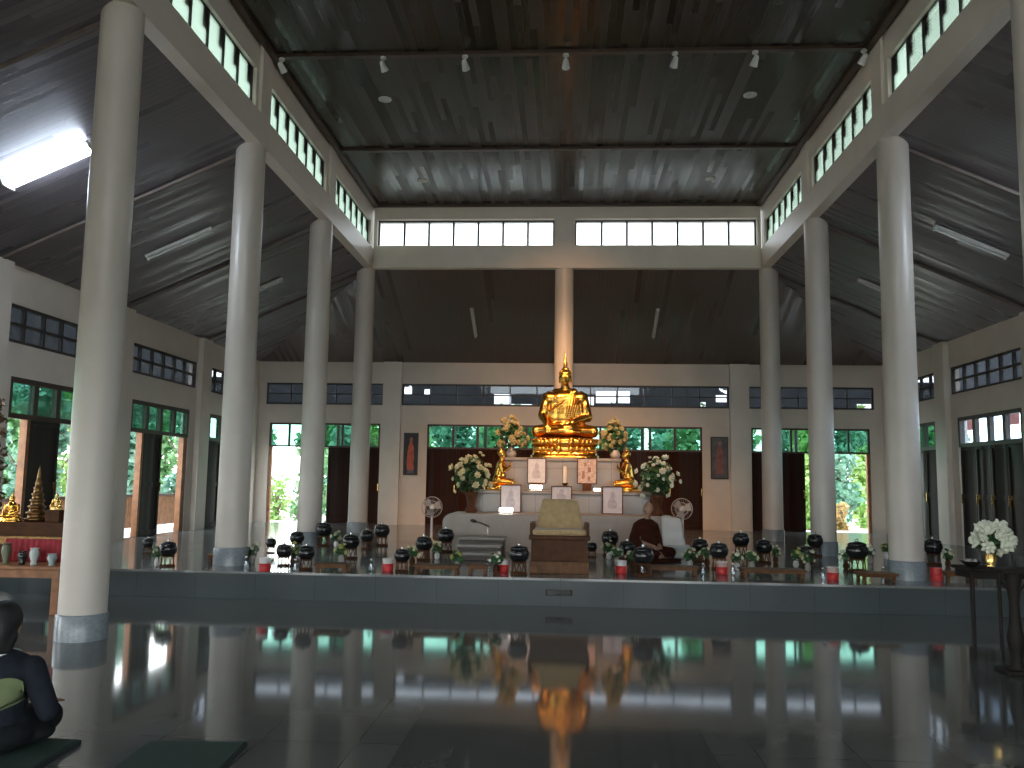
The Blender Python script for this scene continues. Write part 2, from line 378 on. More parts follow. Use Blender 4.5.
def window(axis, c, u0, u1, z0, z1, n, rows, gm, t=.05, fm=None, bar=.045, skip=(), parts_notch=None, d=.07):
    """a framed window band: frame and each pane"""
    fm = fm or FRM
    r = bpy.data.objects.new('window_%d' % wn[0], None); C.objects.link(r); r['kind'] = 'structure'; wn[0] += 1
    def bx(b, ua, ub, za, zb, th, off=0):
        if axis == 'x': b.box(c-th/2+off, ua, za, c+th/2+off, ub, zb)
        else: b.box(ua, c-th/2+off, za, ub, c+th/2+off, zb)
    f = MB(); bx(f, u0, u1, z0, z0+t, d); bx(f, u0, u1, z1-t, z1, d); bx(f, u0, u0+t, z0+t, z1-t, d); bx(f, u1-t, u1, z0+t, z1-t, d)
    w = (u1-u0-2*t)/n; h = (z1-z0-2*t)/rows
    for i in range(1, n): bx(f, u0+t+i*w-bar/2, u0+t+i*w+bar/2, z0+t, z1-t, d*.9)
    for k in range(1, rows): bx(f, u0+t, u1-t, z0+t+k*h-bar/2, z0+t+k*h+bar/2, d*.8)
    f.build('window_frame', fm, r)
    for i in range(n):
        g = MB()
        if gm in (GL_CL, GL_BK):
            ua, ub, za, zb = u0+t+i*w, u0+t+(i+1)*w, z0+t, z1-t
            g.add([(c, ua, za), (c, ub, za), (c, ub, zb), (c, ua, zb)] if axis == 'x' else [(ua, c, za), (ub, c, za), (ub, c, zb), (ua, c, zb)], [(0, 1, 2, 3)])
        else: bx(g, u0+t+i*w, u0+t+(i+1)*w, z0+t, z1-t, .008)
        g.build('pane', gm, r)
    if parts_notch:
        for i in range(n):
            nb = MB(); a = u0+t+i*w; bx(nb, a+w*.72, a+w*1.0, z0+(z1-z0)*.5, z1-t, .015, parts_notch); nb.build('shutter_tab', FRM, r)
    return r

BAYC = [(ROWS[i]+ROWS[i+1])/2 for i in range(5)]+[21.6]
BAYC = [ROWS[0]-1.884]+BAYC            # bay before the first row too
bands = [(c-1.6, c+1.6, 3.6, 4.2) for c in BAYC]
doorsL = [(c-1.32, c+1.32, ZP if c > YF else 0.0, 3.08) for c in BAYC]
def side_wall(name, s):
    pil = []
    for y in ROWS: pil.append((min(s*(WO), s*(WO-.12)), y-.26, 0, max(s*WO, s*(WO-.12)), y+.26, HB))
    return wall(name, WHITE, 'x', min(s*WO, s*(WO+.2)), max(s*WO, s*(WO+.2)), Y0, YB+.2, 0, HB+.1, bands+doorsL, pil)
side_wall('wall_left', -1); side_wall('wall_right', 1)
holesB = [(-4.45, 4.45, 3.6, 4.2), (-8.25, -4.95, 3.6, 4.2), (4.95, 8.25, 3.6, 4.2), (-3.72, 3.72, ZP, 3.09), (-8.12, -5.02, ZP, 3.09), (5.02, 8.12, ZP, 3.09)]
wall('wall_back', WHITE, 'y', YB, YB+.2, -WO-.2, WO+.2, 0, HB+.1, holesB, [(s*4.7-.25, YB-.14, 0, s*4.7+.25, YB, HB) for s in (-1, 1)])
# front wall behind the viewpoint: wide open doorways
wall('wall_front', WHITE, 'y', Y0-.2, Y0, -WO-.2, WO+.2, 0, HB+.1, [(-8.1, -5.0, 0, 2.3), (-4.3, -.3, 0, 2.3), (.3, 4.3, 0, 2.3), (5.0, 8.1, 0, 2.3)])
wall('wall_front_upper', WHITE, 'y', Y0-.2, Y0, -W-.4, W+.4, HB+.1, HC+.2, [(-4.3, -.24, 6.6, 7.63), (.24, 4.3, 6.6, 7.63)])
b = MB(); b.box(-W-.3, Y0-.2, HC, W+.3, ROWS[0]-2, HC+.2); struct(b, 'ceiling_front', CEIL)
b = MB()
for s in (-1, 1):
    b.add([(s*W, Y0-.2, HB), (s*(WO+.1), Y0-.2, HB), (s*W, Y0-.2, HT+.1), (s*W, Y0, HB), (s*(WO+.1), Y0, HB), (s*W, Y0, HT+.1)], [(0, 1, 2), (3, 5, 4), (0, 3, 4, 1), (1, 4, 5, 2), (2, 5, 3, 0)])
struct(b, 'wall_front_gables', WHITE)
# clerestory walls over the column rows (beam + glazed band)
for s, nm in ((-1, 'left'), (1, 'right')):
    hs = [(c-1.57, c+1.57, 6.98, 7.56) for c in BAYC[:-1]]
    wall('wall_clerestory_'+nm, WHITE, 'x', min(s*(W-.15), s*(W-.03)), max(s*(W-.15), s*(W-.03)), Y0, YE+.2, 6.92, HC, hs)
    b = MB(); b.box(min(s*(W-.2), s*(W+.2)), Y0, HT, max(s*(W-.2), s*(W+.2)), YE+.2, 6.92); struct(b, 'wall_beam_'+nm, WHITE)
    for y in ROWS[1:-1]:
        b = MB(); b.box(min(s*(W-.2), s*(W-.03)), y-.2, 6.92, max(s*(W-.2), s*(W-.03)), y+.2, HC); struct(b, 'trim_%d' % tn, WHITE); tn += 1
    for c in BAYC[:-1]:
        window('x', s*(W-.07), c-1.57, c+1.57, 7.0, 7.58, 6, 1, GL_CL, t=.03, bar=.04, parts_notch=s*.025, d=.05)
wall('wall_clerestory_back', WHITE, 'y', YE-.2, YE+.2, -W+.2, W-.2, HT, HC, [(-4.38, -.24, 7.0, 7.63), (.24, 4.38, 7.0, 7.63)])
for a, z in ((-4.38, -.24), (.24, 4.38)): window('y', YE-.03, a, z, 7.0, 7.63, 7, 1, GL_BK, t=.035, bar=.045)

# aisle windows
for s in (-1, 1):
    for c in BAYC:
        window('x', s*(WO+.06), c-1.6, c+1.6, 3.6, 4.2, 6, 2, GL_DK, bar=.05)
        vis = c > 18.5 and s == 1
        window('x', s*(WO+.06), c-1.32, c+1.32, 2.44, 3.08, 4, 1, GL_SK if (s == 1 and c < 19) else GL_GR, bar=.12, t=.08, fm=DARKW, d=.1)
window('y', YB+.06, -4.45, 4.45, 3.6, 4.2, 12, 2, GL_DK, bar=.03)
window('y', YB+.06, -8.25, -4.95, 3.6, 4.2, 5, 2, GL_DK, bar=.03); window('y', YB+.06, 4.95, 8.25, 3.6, 4.2, 5, 2, GL_DK, bar=.03)
window('y', YB+.06, -3.72, 3.72, 2.42, 3.09, 11, 1, GL_GR, fm=DARKW, bar=.07)
window('y', YB+.06, -8.12, -5.02, 2.42, 3.09, 6, 1, GL_GR, fm=DARKW, bar=.05); window('y', YB+.06, 5.02, 8.12, 2.42, 3.09, 6, 1, GL_GR, fm=DARKW, bar=.05)

# doors ------------------------------------------------------------
def door(axis, c, leaves, z0, z1, m, jambs=(), jm=None):
    r = bpy.data.objects.new('door_%d' % dn[0], None); C.objects.link(r); r['kind'] = 'structure'; dn[0] += 1
    def bx(b, ua, ub, za, zb, th, off=0):
        if axis == 'x': b.box(c-th/2+off, ua, za, c+th/2+off, ub, zb)
        else: b.box(ua, c-th/2+off, za, ub, c+th/2+off, zb)
    for u0, u1 in leaves:
        q = MB(); bx(q, u0-.001, u1+.001, z0, z1, .05)
        st = .07; s_ = -1 if (axis == 'y' or c > 0) else 1
        for (a, bb, e, g) in ((u0+.01, u0+st, z0, z1), (u1-st, u1-.01, z0, z1), (u0+st, u1-st, z1-st, z1), (u0+st, u1-st, z0, z0+.12), (u0+st, u1-st, (z0+z1)/2-.05, (z0+z1)/2+.05)):
            bx(q, a, bb, e, g, .03, s_*.035)
        lf = q.build('door_leaf', m, r)
        h = MB(); bx(h, u1-.055, u1-.03, 1.25, 1.45, .03, s_*.065); h.build('door_handle', BRASS, lf)
    for u0, u1 in jambs:
        q = MB(); bx(q, u0, u1, z0, z1, .12); q.build('door_jamb', jm or ORANGE, r)
    return r
def split(a, b, n): return [(a+(b-a)*i/n, a+(b-a)*(i+1)/n) for i in range(n)]
door('y', YB+.08, split(-3.73, 3.73, 9), ZP, 2.44, DOORM)
door('y', YB+.08, split(-6.46, -5.0, 2), ZP, 2.44, DOORM, [(-8.11, -8.04)])
door('y', YB+.08, split(5.0, 6.42, 2), ZP, 2.44, DOORM, [(8.03, 8.11)])
for c in BAYC:
    z0 = ZP if c > YF else 0
    if c < 21:
        door('x', -WO-.08, [(c-.72, c+.12)], z0, 2.44, DOORY, [(c-.8, c-.72), (c+1.12, c+1.3)])
    else: door('x', -WO-.08, [(c-1.3, c-.5)], z0, 2.44, DOORY, [(c+1.2, c+1.3)])
    door('x', WO+.08, split(c-1.3, c+1.3, 4), z0, 2.44, DOORY)

# ------------------------------------------------------------------ columns
def column(x, y, z0, label, rows=True):
    t = thing('column', label, 'column', (x, y, z0), 0, 'white round columns of the nave')
    MB().lathe([(.222, .25), (.218, 3), (.213, HT-z0+.0)], n=40).build('shaft', COLM, t)
    o = MB().lathe([(.24, 0), (.24, .235), (.23, .25), (.2, .25)], n=40).build('column_base', BASEG, t); o['label'] = 'grey plinth ring'
    return t
colname = {2: 'nearest', 3: 'second nearest', 4: 'third nearest', 5: 'farthest'}
for i, y in enumerate(ROWS):
    for s in (-1, 1):
        if i < 2: lab = 'white round column of the %s row, beside the viewer' % ('left' if s < 0 else 'right')
        elif i == 2 and s < 0: lab = 'thick white column at far left, standing on the lower floor before the platform'
        elif i == 2: lab = 'white column cut off by the right edge of the view'
        elif i == 5: lab = 'farthest white column of the %s row, at the nave corner' % ('left' if s < 0 else 'right')
        else: lab = '%s white column on the platform in the %s row' % ('nearest' if i == 3 else 'middle', 'left' if s < 0 else 'right')
        if i < 2: lab = ('first ' if i == 0 else 'second ')+lab
        column(s*W, y, ZP if y > YF else 0, lab)
column(0, YE, ZP, 'white column rising directly behind the golden Buddha statue, warmly lit')

# ------------------------------------------------------------------ lamps
def spot(name, loc, tgt, e, col, ang, r=.05, blend=.5):
    l = bpy.data.lights.new(name, 'SPOT'); l.energy = e; l.color = col; l.spot_size = ang; l.spot_blend = blend; l.shadow_soft_size = r
    o = bpy.data.objects.new(name, l); C.objects.link(o); o.location = loc; o.rotation_euler = (Vector(tgt)-Vector(loc)).to_track_quat('-Z', 'Y').to_euler(); return o
sx = [-4.3, -2.74, -1.5, .01, 1.62, 2.79, 4.35]
tg = [(-1.6, 18, 1.8), (-.8, 18, 2.0), (-.2, 18.4, 3), (0, 19, 4.4), (.2, 18.4, 3), (1, 18, 2.0), (1.7, 18, 1.8)]
SPE = 800
proto = None
for i, x in enumerate(sx):
    lab = 'small white spotlight on the ceiling batten, %s of seven' % ordinal(i, 7)
    t = thing('spotlight', lab, 'spotlight', (x, 12.3, HC-.05), 0, 'spotlights along the ceiling batten')
    MB().lathe([(.045, -.03), (.045, 0)], n=14).build('mount', WHP, t)
    MB().cyl((0, 0, -.03), (0, .02, -.11), .012, n=8).build('arm', WHP, t)
    d = (Vector(tg[i])-Vector((x, 12.3, HC-.2))).normalized()
    p = Vector((0, .02, -.14)); h = MB(); h.cyl(p-d*.07, p+d*.07, .035, .06, 16, False); h.cyl(p-d*.09, p-d*.07, .015, .035, 16)
    hd = h.build('lamp_head', WHP, t)
    MB().cyl(p+d*.05, p+d*.055, .05, .05, 16).build('bulb', lamp_mat('warm_bulb_%d' % i, (1, .6, .3), 6), hd)
    if 1 <= i <= 5:
        o = spot('spot_beam', (x, 12.3+.02+d.y*.09, HC-.19+d.z*.09), tg[i], SPE*.6 if i == 3 else SPE, (1, .52, .24), math.radians(46 if 2 <= i <= 4 else 56), blend=.9); o.parent = t
        o.location = Vector((0, .02, -.14))+d*.09
dl = [(-3.04, 13.85, 'left', 'nearer'), (3.04, 13.85, 'right', 'nearer'), (-3.06, 17.85, 'left', 'farther'), (3.06, 17.85, 'right', 'farther')]
for x, y, sd, nr in dl:
    t = thing('downlight', 'round white recessed downlight in the dark nave ceiling, %s one on the %s' % (nr, sd), 'ceiling light', (x, y, HC), 0, 'downlights in the nave ceiling')
    MB().lathe([(.11, 0), (.11, -.015), (.085, -.02), (.08, -.005), (.08, 0)], n=24).build('trim_ring', WHP, t)
    MB().lathe([(.078, -.004), (.04, -.02), (.0005, -.026)], n=20).build('lens', LOUV, t)
FLU = lamp_mat('fluorescent_tube_lit', (.72, .84, 1), 60)
def fluor(s, y, lit, label, x0=-7.17, x1=-6.05, back=False):
    """batten fitting on the sloped ceiling"""
    c = -(x0+x1)/2; z = HB+(WO-c)*math.tan(slope)-.03
    if back: t = thing('fluorescent_light', label, 'fluorescent light', (s*2.3, YE+(c-W), z), 0, 'fluorescent battens on the sloping ceilings'); t.rotation_euler = (-slope, 0, PI/2)
    else: t = thing('fluorescent_light', label, 'fluorescent light', (s*c, y, z), 0, 'fluorescent battens on the sloping ceilings')
    if back:
        q = Euler((0, 0, 0)).to_matrix(); t.rotation_euler = (Matrix.Rotation(-slope, 3, 'X') @ Matrix.Rotation(PI/2, 3, 'Z')).to_euler()
    else: t.rotation_euler = (0, s*slope, 0)
    MB().box(-.62, -.04, -.03, .62, .04, .02).build('batten', WHP, t)
    if lit:
        MB().rbox(-.6, -.075, -.11, .6, .075, -.03, .02).build('glowing_diffuser', FLU, t)
    else: MB().cyl((-.59, 0, -.06), (.59, 0, -.06), .014, n=12).build('tube', LOUV, t)
    for xx in (-.6, .6): MB().box(xx-.012, -.12 if lit else -.02, -.12 if lit else -.08, xx+.012, .12 if lit else .02, -.02).build('lamp_holder', WHP, t)
fluor(-1, 10.35, True, 'brightly lit fluorescent light on the left sloping ceiling')
fluor(-1, 14.15, False, 'unlit fluorescent batten on the left ceiling between first and second columns')
fluor(-1, 17.88, False, 'unlit fluorescent batten on the left ceiling, farther one seen past the second column')
fluor(1, 10.35, True, 'lit fluorescent light on the right sloping ceiling, hidden beyond the right edge')
fluor(1, 14.15, False, 'unlit fluorescent batten on the right sloping ceiling, nearer one')
fluor(1, 17.88, False, 'unlit fluorescent batten on the right sloping ceiling, farther one')
fluor(-1, 0, False, 'thin unlit fluorescent batten on the back ceiling, left of the central column', back=True)
fluor(1, 0, False, 'thin unlit fluorescent batten on the back ceiling, right of the central column', back=True)

# ------------------------------------------------------------------ altar
def tier(name, label, hw, y0, y1, z0, z1, m, lip=.03, rc=.0):
    t = thing(name, label, 'altar tier', (0, y0, z0))
    if rc:
        def arc(sx_): return [(sx_*(hw-rc+rc*math.sin(a)), z1-z0-rc+rc*math.cos(a)) for a in [PI/2*k/6 for k in range(7)]]
        R_ = arc(1); Lp = arc(-1)
        poly = [(hw, 0)]+R_[::-1]+Lp+[(-hw, 0)]
        b = MB(); b.prism(poly, 0, y1-y0); b.build('block', m, t)
    else:
        b = MB(); b.box(-hw, 0, 0, hw, y1-y0, z1-z0-.07); b.build('block', m, t)
        MB().rbox(-hw-lip, -lip, z1-z0-.07, hw+lip, y1-y0, z1-z0, .02).build('top_slab', m, t)
        MB().rbox(-hw-lip*.6, -lip*.6, 0, hw+lip*.6, y1-y0, .09, .015).build('skirting', m, t)
    return t
tier('altar_tier', 'wide rounded pale lowest tier of the altar', 2.1, 15.35, 16.36, ZP, 1.0, MARBP, rc=.16)
tier('altar_tier', 'grey marble middle altar tier carrying the kneeling figures', 1.64, 16.41, 17.85, ZP, 1.41, MARB)
tier('altar_tier', 'grey marble top altar tier carrying the golden Buddha', 1.17, 17.9, 19.3, ZP, 2.07, MARB)

# Buddha and its throne
bx_, by_ = .04, 18.6
z = 2.07
t = thing('lotus_throne', 'stepped gold lotus throne under the golden Buddha', 'throne', (bx_, by_, z))
def superell(hw, hd, n=64, e=3.0):
    out = []
    for i in range(n):
        a = 2*PI*i/n; c, s = math.cos(a), math.sin(a)
        out.append((hw*math.copysign(abs(c)**(2/e), c), hd*math.copysign(abs(s)**(2/e), s)))
    return out
def superlathe(prof, n=64):
    b = MB(); vs = []; m = len(prof)
    for hw, hd, zz in prof: vs += [(x, y, zz) for x, y in superell(hw, hd, n)]
    b.add(vs, [(k*n+i, k*n+(i+1) % n, (k+1)*n+(i+1) % n, (k+1)*n+i) for k in range(m-1) for i in range(n)], True)
    b.add(vs[:n], [list(range(n))[::-1]]); b.add(vs[-n:], [list(range(n))]); return b
superlathe([(.73, .58, 0), (.73, .58, .06), (.69, .55, .07), (.69, .55, .11), (.66, .53, .14), (.62, .5, .15)]).build('plinth', GOLD, t)
superlathe([(.62, .5, .14), (.6, .48, .22), (.62, .5, .27), (.66, .52, .30), (.66, .52, .40), (.6, .46, .44)]).build('lotus_body', GOLD, t)
for zz, hw, hd, up in ((.19, .64, .52, -1), (.335, .67, .54, 1)):
    pts = superell(hw, hd, 34, 3.0); o = MB().ell((0, 0, 0), (.05, .07, .075), 10, 8).ell((.03, 0, up*.06), (.022, .03, .03), 8, 6).build('lotus_petal', GOLD, t)
    for k, (x, y) in enumerate(pts):
        q = o if k == 0 else o.copy()
        if k: C.objects.link(q); q.parent = t
        q.location = (x, y, zz); q.rotation_euler = (0, 0, math.atan2(y, x))
zb = 2.07+.465
t = thing('buddha_statue', 'large golden seated Buddha statue on the lotus throne', 'statue', (bx_, by_, zb)); t.scale = (1.08, 1, 1.21)
S = [('e', (0, .1, .13), (.46, .36, .15)), ('e', (0, .12, .42), (.30, .21, .34)), ('e', (0, .12, .68), (.40, .2, .19)), ('e', (.31, .1, .68), (.14, .15, .15)), ('e', (-.31, .1, .68), (.14, .15, .15)), ('e', (.4, .06, .5), (.1, .12, .2)), ('e', (-.4, .06, .5), (.1, .12, .2)), ('e', (0, .12, .55), (.38, .2, .28)), ('e', (.2, .1, .42), (.2, .16, .3)), ('e', (-.2, .1, .42), (.2, .16, .3)),
     # crossed legs
     ('c', (.22, .1, .12), .15, (.56, -.12, .09), .11), ('c', (-.22, .1, .12), .15, (-.56, -.12, .09), .11),
     ('c', (.56, -.12, .09), .10, (-.08, -.32, .09), .075), ('c', (-.56, -.12, .1), .10, (.1, -.30, .15), .075),
     ('e', (0, -.16, .07), (.45, .22, .08)),
     ('c', (-.1, -.32, .08), .06, (-.3, -.25, .1), .05),
     # arms: left in the lap, right over the shin
     ('c', (.36, .1, .70), .105, (.46, .04, .36), .09), ('c', (.46, .04, .36), .08, (.14, -.24, .24), .055),
     ('c', (-.36, .1, .70), .105, (-.45, .02, .38), .09), ('c', (-.45, .02, .38), .08, (-.36, -.2, .22), .055),
     ('e', (.06, -.26, .23), (.09, .06, .035)), ('e', (-.35, -.25, .19), (.045, .04, .07)),
     # neck
     ('c', (0, .1, .80), .105, (0, .07, .98), .085),
     ('c', (-.2, .1, .83), .05, (.2, .1, .83), .05)]
for k in range(4): S.append(('c', (.02-.028*k*.2, -.28-.001*k+.022*k, .235), .014, (-.09, -.29+.024*k, .235), .011))
S.append(('c', (.06, -.3, .26), .014, (0, -.33, .27), .011))
for k in range(4): S.append(('c', (-.375+.02*k, -.29, .16), .013, (-.38+.022*k, -.30, .05+.008*abs(k-1)), .010))
S.append(('c', (-.31, -.26, .2), .013, (-.285, -.29, .13), .010))
# head
S += [('e', (0, .05, 1.06), (.115, .125, .15)), ('e', (0, .03, 1.00), (.09, .09, .09)), ('e', (0, -.07, 1.045), (.018, .03, .04)), ('e', (0, -.055, .99), (.035, .02, .012)),
      ('e', (.118, .06, 1.03), (.014, .03, .075)), ('e', (-.118, .06, 1.03), (.014, .03, .075)),
      ('e', (.045, -.055, 1.075), (.03, .016, .012)), ('e', (-.045, -.055, 1.075), (.03, .016, .012))]
bd = body('body', GOLD, S, .014, t, 2)
hb = MB(); hb.ell((0, .065, 1.12), (.125, .13, .10), 20, 12); hb.ell((0, .07, 1.21), (.07, .075, .06), 16, 10)
for i in range(90):
    a = rnd(0, 2*PI); p = rnd(.1, 1.45); hb.ell((.125*math.cos(a)*math.cos(p), .065+.13*math.sin(a)*math.cos(p) if math.sin(a) > -.75 else .065-.09*math.cos(p), 1.12+.1*math.sin(p)), .012, 6, 4)
hb.build('hair_curls', GOLD, bd)
MB().lathe([(.03, 1.25), (.045, 1.29), (.035, 1.34), (.022, 1.40), (.012, 1.46), (.001, 1.53)], (0, .07, 0), 12).build('flame_finial', GOLD, bd)
# robe sash over the left shoulder with pleats
b = MB()
for k in range(5):
    x = .12+.045*k
    b.tube([(x+.08, .26, .70), (x+.06, .16, .86-.03*k), (x, -.04, .80-.04*k), (x-.05, -.12, .55), (x-.1, -.13, .34)], .022, 8)
b.tube([(.2, -.03, .82), (.0, -.12, .66), (-.2, -.1, .54), (-.33, -.02, .46)], .018, 8)
b.build('sash', GOLD, bd)

# kneeling gold disciples
def disciple(x, label, f):
    t = thing('kneeling_statue', label, 'statue', (x, 17.05, 1.41), 0, 'golden kneeling attendants'); t.scale = (f*1.12, 1.12, 1.03)
    # faces +x
    MB().lathe([(.24, 0), (.25, .04), (.22, .08), (.2, .1)], (0, 0, 0), 24, 1.0, .8).build('plinth', GOLD, t)
    Sx = [('c', (-.02, .07, .17), .075, (.17, .09, .15), .06), ('c', (-.02, -.07, .17), .075, (.17, -.09, .15), .06),
          ('c', (.17, .09, .13), .055, (-.17, .07, .12), .04), ('c', (.17, -.09, .13), .055, (-.17, -.07, .12), .04),
          ('c', (-.17, .07, .13), .035, (-.23, .07, .1), .025), ('c', (-.17, -.07, .13), .035, (-.23, -.07, .1), .025),
          ('e', (-.05, 0, .2), (.1, .12, .09)), ('c', (-.04, 0, .22), .09, (0, 0, .42), .10), ('e', (0, 0, .47), (.085, .14, .09)),
          ('c', (0, .13, .5), .04, (.03, .15, .34), .033), ('c', (.03, .15, .34), .033, (.15, .03, .44), .024),
          ('c', (0, -.13, .5), .04, (.03, -.15, .34), .033), ('c', (.03, -.15, .34), .033, (.15, -.03, .44), .024),
          ('c', (.15, .012, .43), .02, (.17, .008, .54), .01), ('c', (.15, -.012, .43), .02, (.17, -.008, .54), .01),
          ('c', (0, 0, .54), .04, (.01, 0, .62), .035), ('e', (.015, 0, .68), (.065, .06, .08)), ('e', (.08, 0, .675), (.014, .01, .018))]
    bo = body('body', GOLD, Sx, .011, t, 2)
    MB().ell((-.005, 0, .705), (.07, .064, .065)).ell((-.01, 0, .775), (.025, .025, .03)).build('hair', GOLD, bo)
    MB().tube([(-.07, .1, .52), (.03, .1, .56), (.08, .02, .45), (.06, -.08, .3)], .02, 8).build('sash', GOLD, bo)
disciple(-1.2, 'golden kneeling attendant statue to the left of the Buddha', 1)
disciple(1.25, 'golden kneeling attendant statue to the right of the Buddha', -1)

# framed pictures leaning on the tiers
def picture(px0, py0, px1, py1, y, label, pm, fm=None, lean=.12, fig=None):
    a = at_y((px0+px1)/2, py1, y); top = at_y((px0+px1)/2, py0, y); w = (at_y(px1, py1, y)-at_y(px0, py1, y)).x; h = top.z-a.z
    t = thing('picture_frame', label, 'picture', (a.x, y, a.z)); t.rotation_euler = (-lean, 0, 0)
    fr = .018; m_ = fm or DBROWN
    b = MB(); hw = w/2; b.box(-hw, -.02, 0, -hw+fr, .01, h); b.box(hw-fr, -.02, 0, hw, .01, h); b.box(-hw+fr, -.02, 0, hw-fr, .01, fr); b.box(-hw+fr, -.02, h-fr, hw-fr, .01, h)
    b.build('frame', m_, t)
    p = MB().box(-hw+fr, -.008, fr, hw-fr, .008, h-fr).build('print', pm, t)
    if fig: fig(t, hw-fr, h, p)
    return t, a
def blotch(t, hw, h, p):
    b = MB()
    for (x, zz, w_, h_) in ((-.4, .35, .3, .5), (.25, .55, .35, .3), (.2, .2, .3, .25), (-.2, .75, .25, .2)):
        b.box((x-w_/2)*hw, -.012, h*(zz-h_/2*.6), (x+w_/2)*hw, -.009, h*(zz+h_/2*.6))
    b.build('printed_figure', mat('faded_print', (.25, .13, .1), .5, var=.3, scale=30), p)
def soft(t, hw, h, p):
    b = MB()
    b.prism([(x*hw, zz*h) for x, zz in [(-.45, .2), (-.5, .45), (-.25, .55), (-.2, .75), (.0, .85), (.25, .72), (.2, .52), (.5, .4), (.4, .2)]], -.012, -.009)
    b.build('printed_figure', mat('grey_print', (.38, .37, .44), .5, var=.2, scale=30), p)
zs = {}
for a in [((527, 458, 546, 483.5), 17.8, 'white framed print on the middle tier, left one below the Buddha', PAPER, soft),
          ((577, 458, 597, 484), 17.8, 'framed print with brownish figures on the middle tier, right below the Buddha', mat('brownish_print_paper', (.42, .33, .3), .4, var=.4, scale=30), blotch),
          ((500, 485, 521, 513), 16.3, 'white framed print on the lowest tier, left of the three', PAPER, soft),
          ((551, 486, 572, 503), 16.3, 'small landscape-shaped framed print above the tan throne, middle of the lower three', PAPER, soft),
          ((602, 487, 623, 515), 16.3, 'white framed print on the lowest tier, right of the three', PAPER, soft)]:
    (x0, y0_, x1, y1_), yy, lab, pm, fg = a
    t, p = picture(x0, y0_, x1, y1_, yy-.06, lab, pm, None, .0, fg)
    base = 1.41 if yy > 17 else 1.0
    if p.z > base+.015:     # little easel foot under it
        MB().box(-.09, -.03, -(p.z-base), .09, .02, 0).build('easel_foot', DBROWN, t)
    else: t.location.z = base
# small emissive blocks added at bright white spots on the tiers
GLOW = lamp_mat('glowing_block', (1, .93, .8), 9)
for px, py, yy, base, lab in ((536, 486.5, 17.0, 1.41, 'small white glowing block under the upper left picture'), (506, 515, 15.75, 1.0, 'small white glowing block under the lower left picture'),
                              (597, 489, 17.1, 1.41, 'tiny glowing block under the brownish picture')):
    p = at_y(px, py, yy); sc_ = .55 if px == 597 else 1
    t = thing('glowing_block', lab, 'lamp', (p.x, yy, base), 0, 'little glowing blocks on the altar'); t.scale = (sc_,)*3
    MB().box(-.1, -.06, 0, .1, .06, .03).build('block_base', WHP, t)
    MB().rbox(-.12, -.05, .03, .12, .05, .10, .01).build('block_top', GLOW, t)
# white candle in a dark holder
p = at_y(565, 478, 17.2)
t = thing('candle', 'white altar candle between the two upper pictures', 'candle', (p.x, 17.2, 1.41))
MB().lathe([(.12, 0), (.13, .02), (.05, .05), (.04, .12), (.07, .15)], n=20).build('candle_holder', DBROWN, t)
MB().lathe([(.035, .15), (.035, .47), (.01, .48)], n=16).build('candle_stick', WHC, t)

# flower arrangements
blm = MB()
for k in range(7):
    a = 2*PI*k/7; blm.ell((.022*math.cos(a), .022*math.sin(a), .006), (.026, .016, .009), 6, 4, (0, -.5, a))
for k in range(4):
    a = 2*PI*k/4+.4; blm.ell((.008*math.cos(a), .008*math.sin(a), .018), (.014, .011, .014), 6, 4, (0, -.9, a))
bl_proto = {}
def blossom(m):
    if m.name not in bl_proto:
        o = blm.build('blossom', m); C.objects.unlink(o); bl_proto[m.name] = o.data; bpy.data.objects.remove(o)
    return bl_proto[m.name]
def leaves(b, c, R_, n, size, seed=0):
    rr = random.Random(seed)
    for _ in range(n):
        d = Vector((rr.gauss(0, 1), rr.gauss(0, 1), rr.gauss(0, 1))).normalized(); p = Vector(c)+Vector((d.x*R_[0], d.y*R_[1], d.z*R_[2]))*rr.uniform(.45, 1)
        u = Vector((rr.gauss(0, 1), rr.gauss(0, 1), rr.gauss(0, .6))).normalized(); v = d.cross(u)
        if v.length < .1: continue
        v.normalize(); L_ = size*rr.uniform(.7, 1.3); w = L_*.28
        b.add([p-u*L_/2, p+v*w+d*w*.3, p+u*L_/2, p-v*w+d*w*.3], [(0, 1, 2, 3)])
def bouquet(name, label, loc, R_, vase, vh, nb, bm_, cz, seed, cat='flowers', bs=1.0, group=None, nl=160, lsz=.1, vm=None, cone=False):
    t = thing(name, label, cat, loc, 0, group)
    MB().lathe(vase, n=24).build('vase', vm or GREYM, t)
    b = MB(); leaves(b, (0, 0, cz-.04*R_[2]/.3), (R_[0]*.95, R_[1]*.95, R_[2]*.95), nl, lsz, seed)
    rr = random.Random(seed+5)
    for _ in range(10):
        a = rr.uniform(0, 2*PI); b.cyl((0, 0, vh-.05), (R_[0]*.6*math.cos(a), R_[1]*.6*math.sin(a), cz+rr.uniform(-.1, .15)*R_[2]), .004, .003, 5)
    b.build('foliage', LEAF, t)
    for k in range(nb):
        zz = 1-2*(k+.5)/nb*.86+rr.uniform(-.12, .12); zz = max(-.8, min(1, zz)); a = k*2.39996+rr.uniform(-.5, .5); q = math.sqrt(max(0, 1-zz*zz))
        d = Vector((q*math.cos(a), q*math.sin(a), zz)); o = bpy.data.objects.new('blossom', blossom(bm_)); C.objects.link(o); o.parent = t
        rj = rr.uniform(.62, 1.12)*((1.12-.32*max(0, zz)) if cone else 1); up_ = 1.25 if cone and zz > .6 else 1
        o.location = (d.x*R_[0]*rj, d.y*R_[1]*rj, cz+d.z*R_[2]*rj*up_); o.rotation_euler = (d+Vector((rr.uniform(-.5, .5), rr.uniform(-.5, .5), .3))).to_track_quat('Z', 'Y').to_euler(); s_ = bs*rr.uniform(.6, 1.35); o.scale = (s_, s_, s_*1.4)
    return t
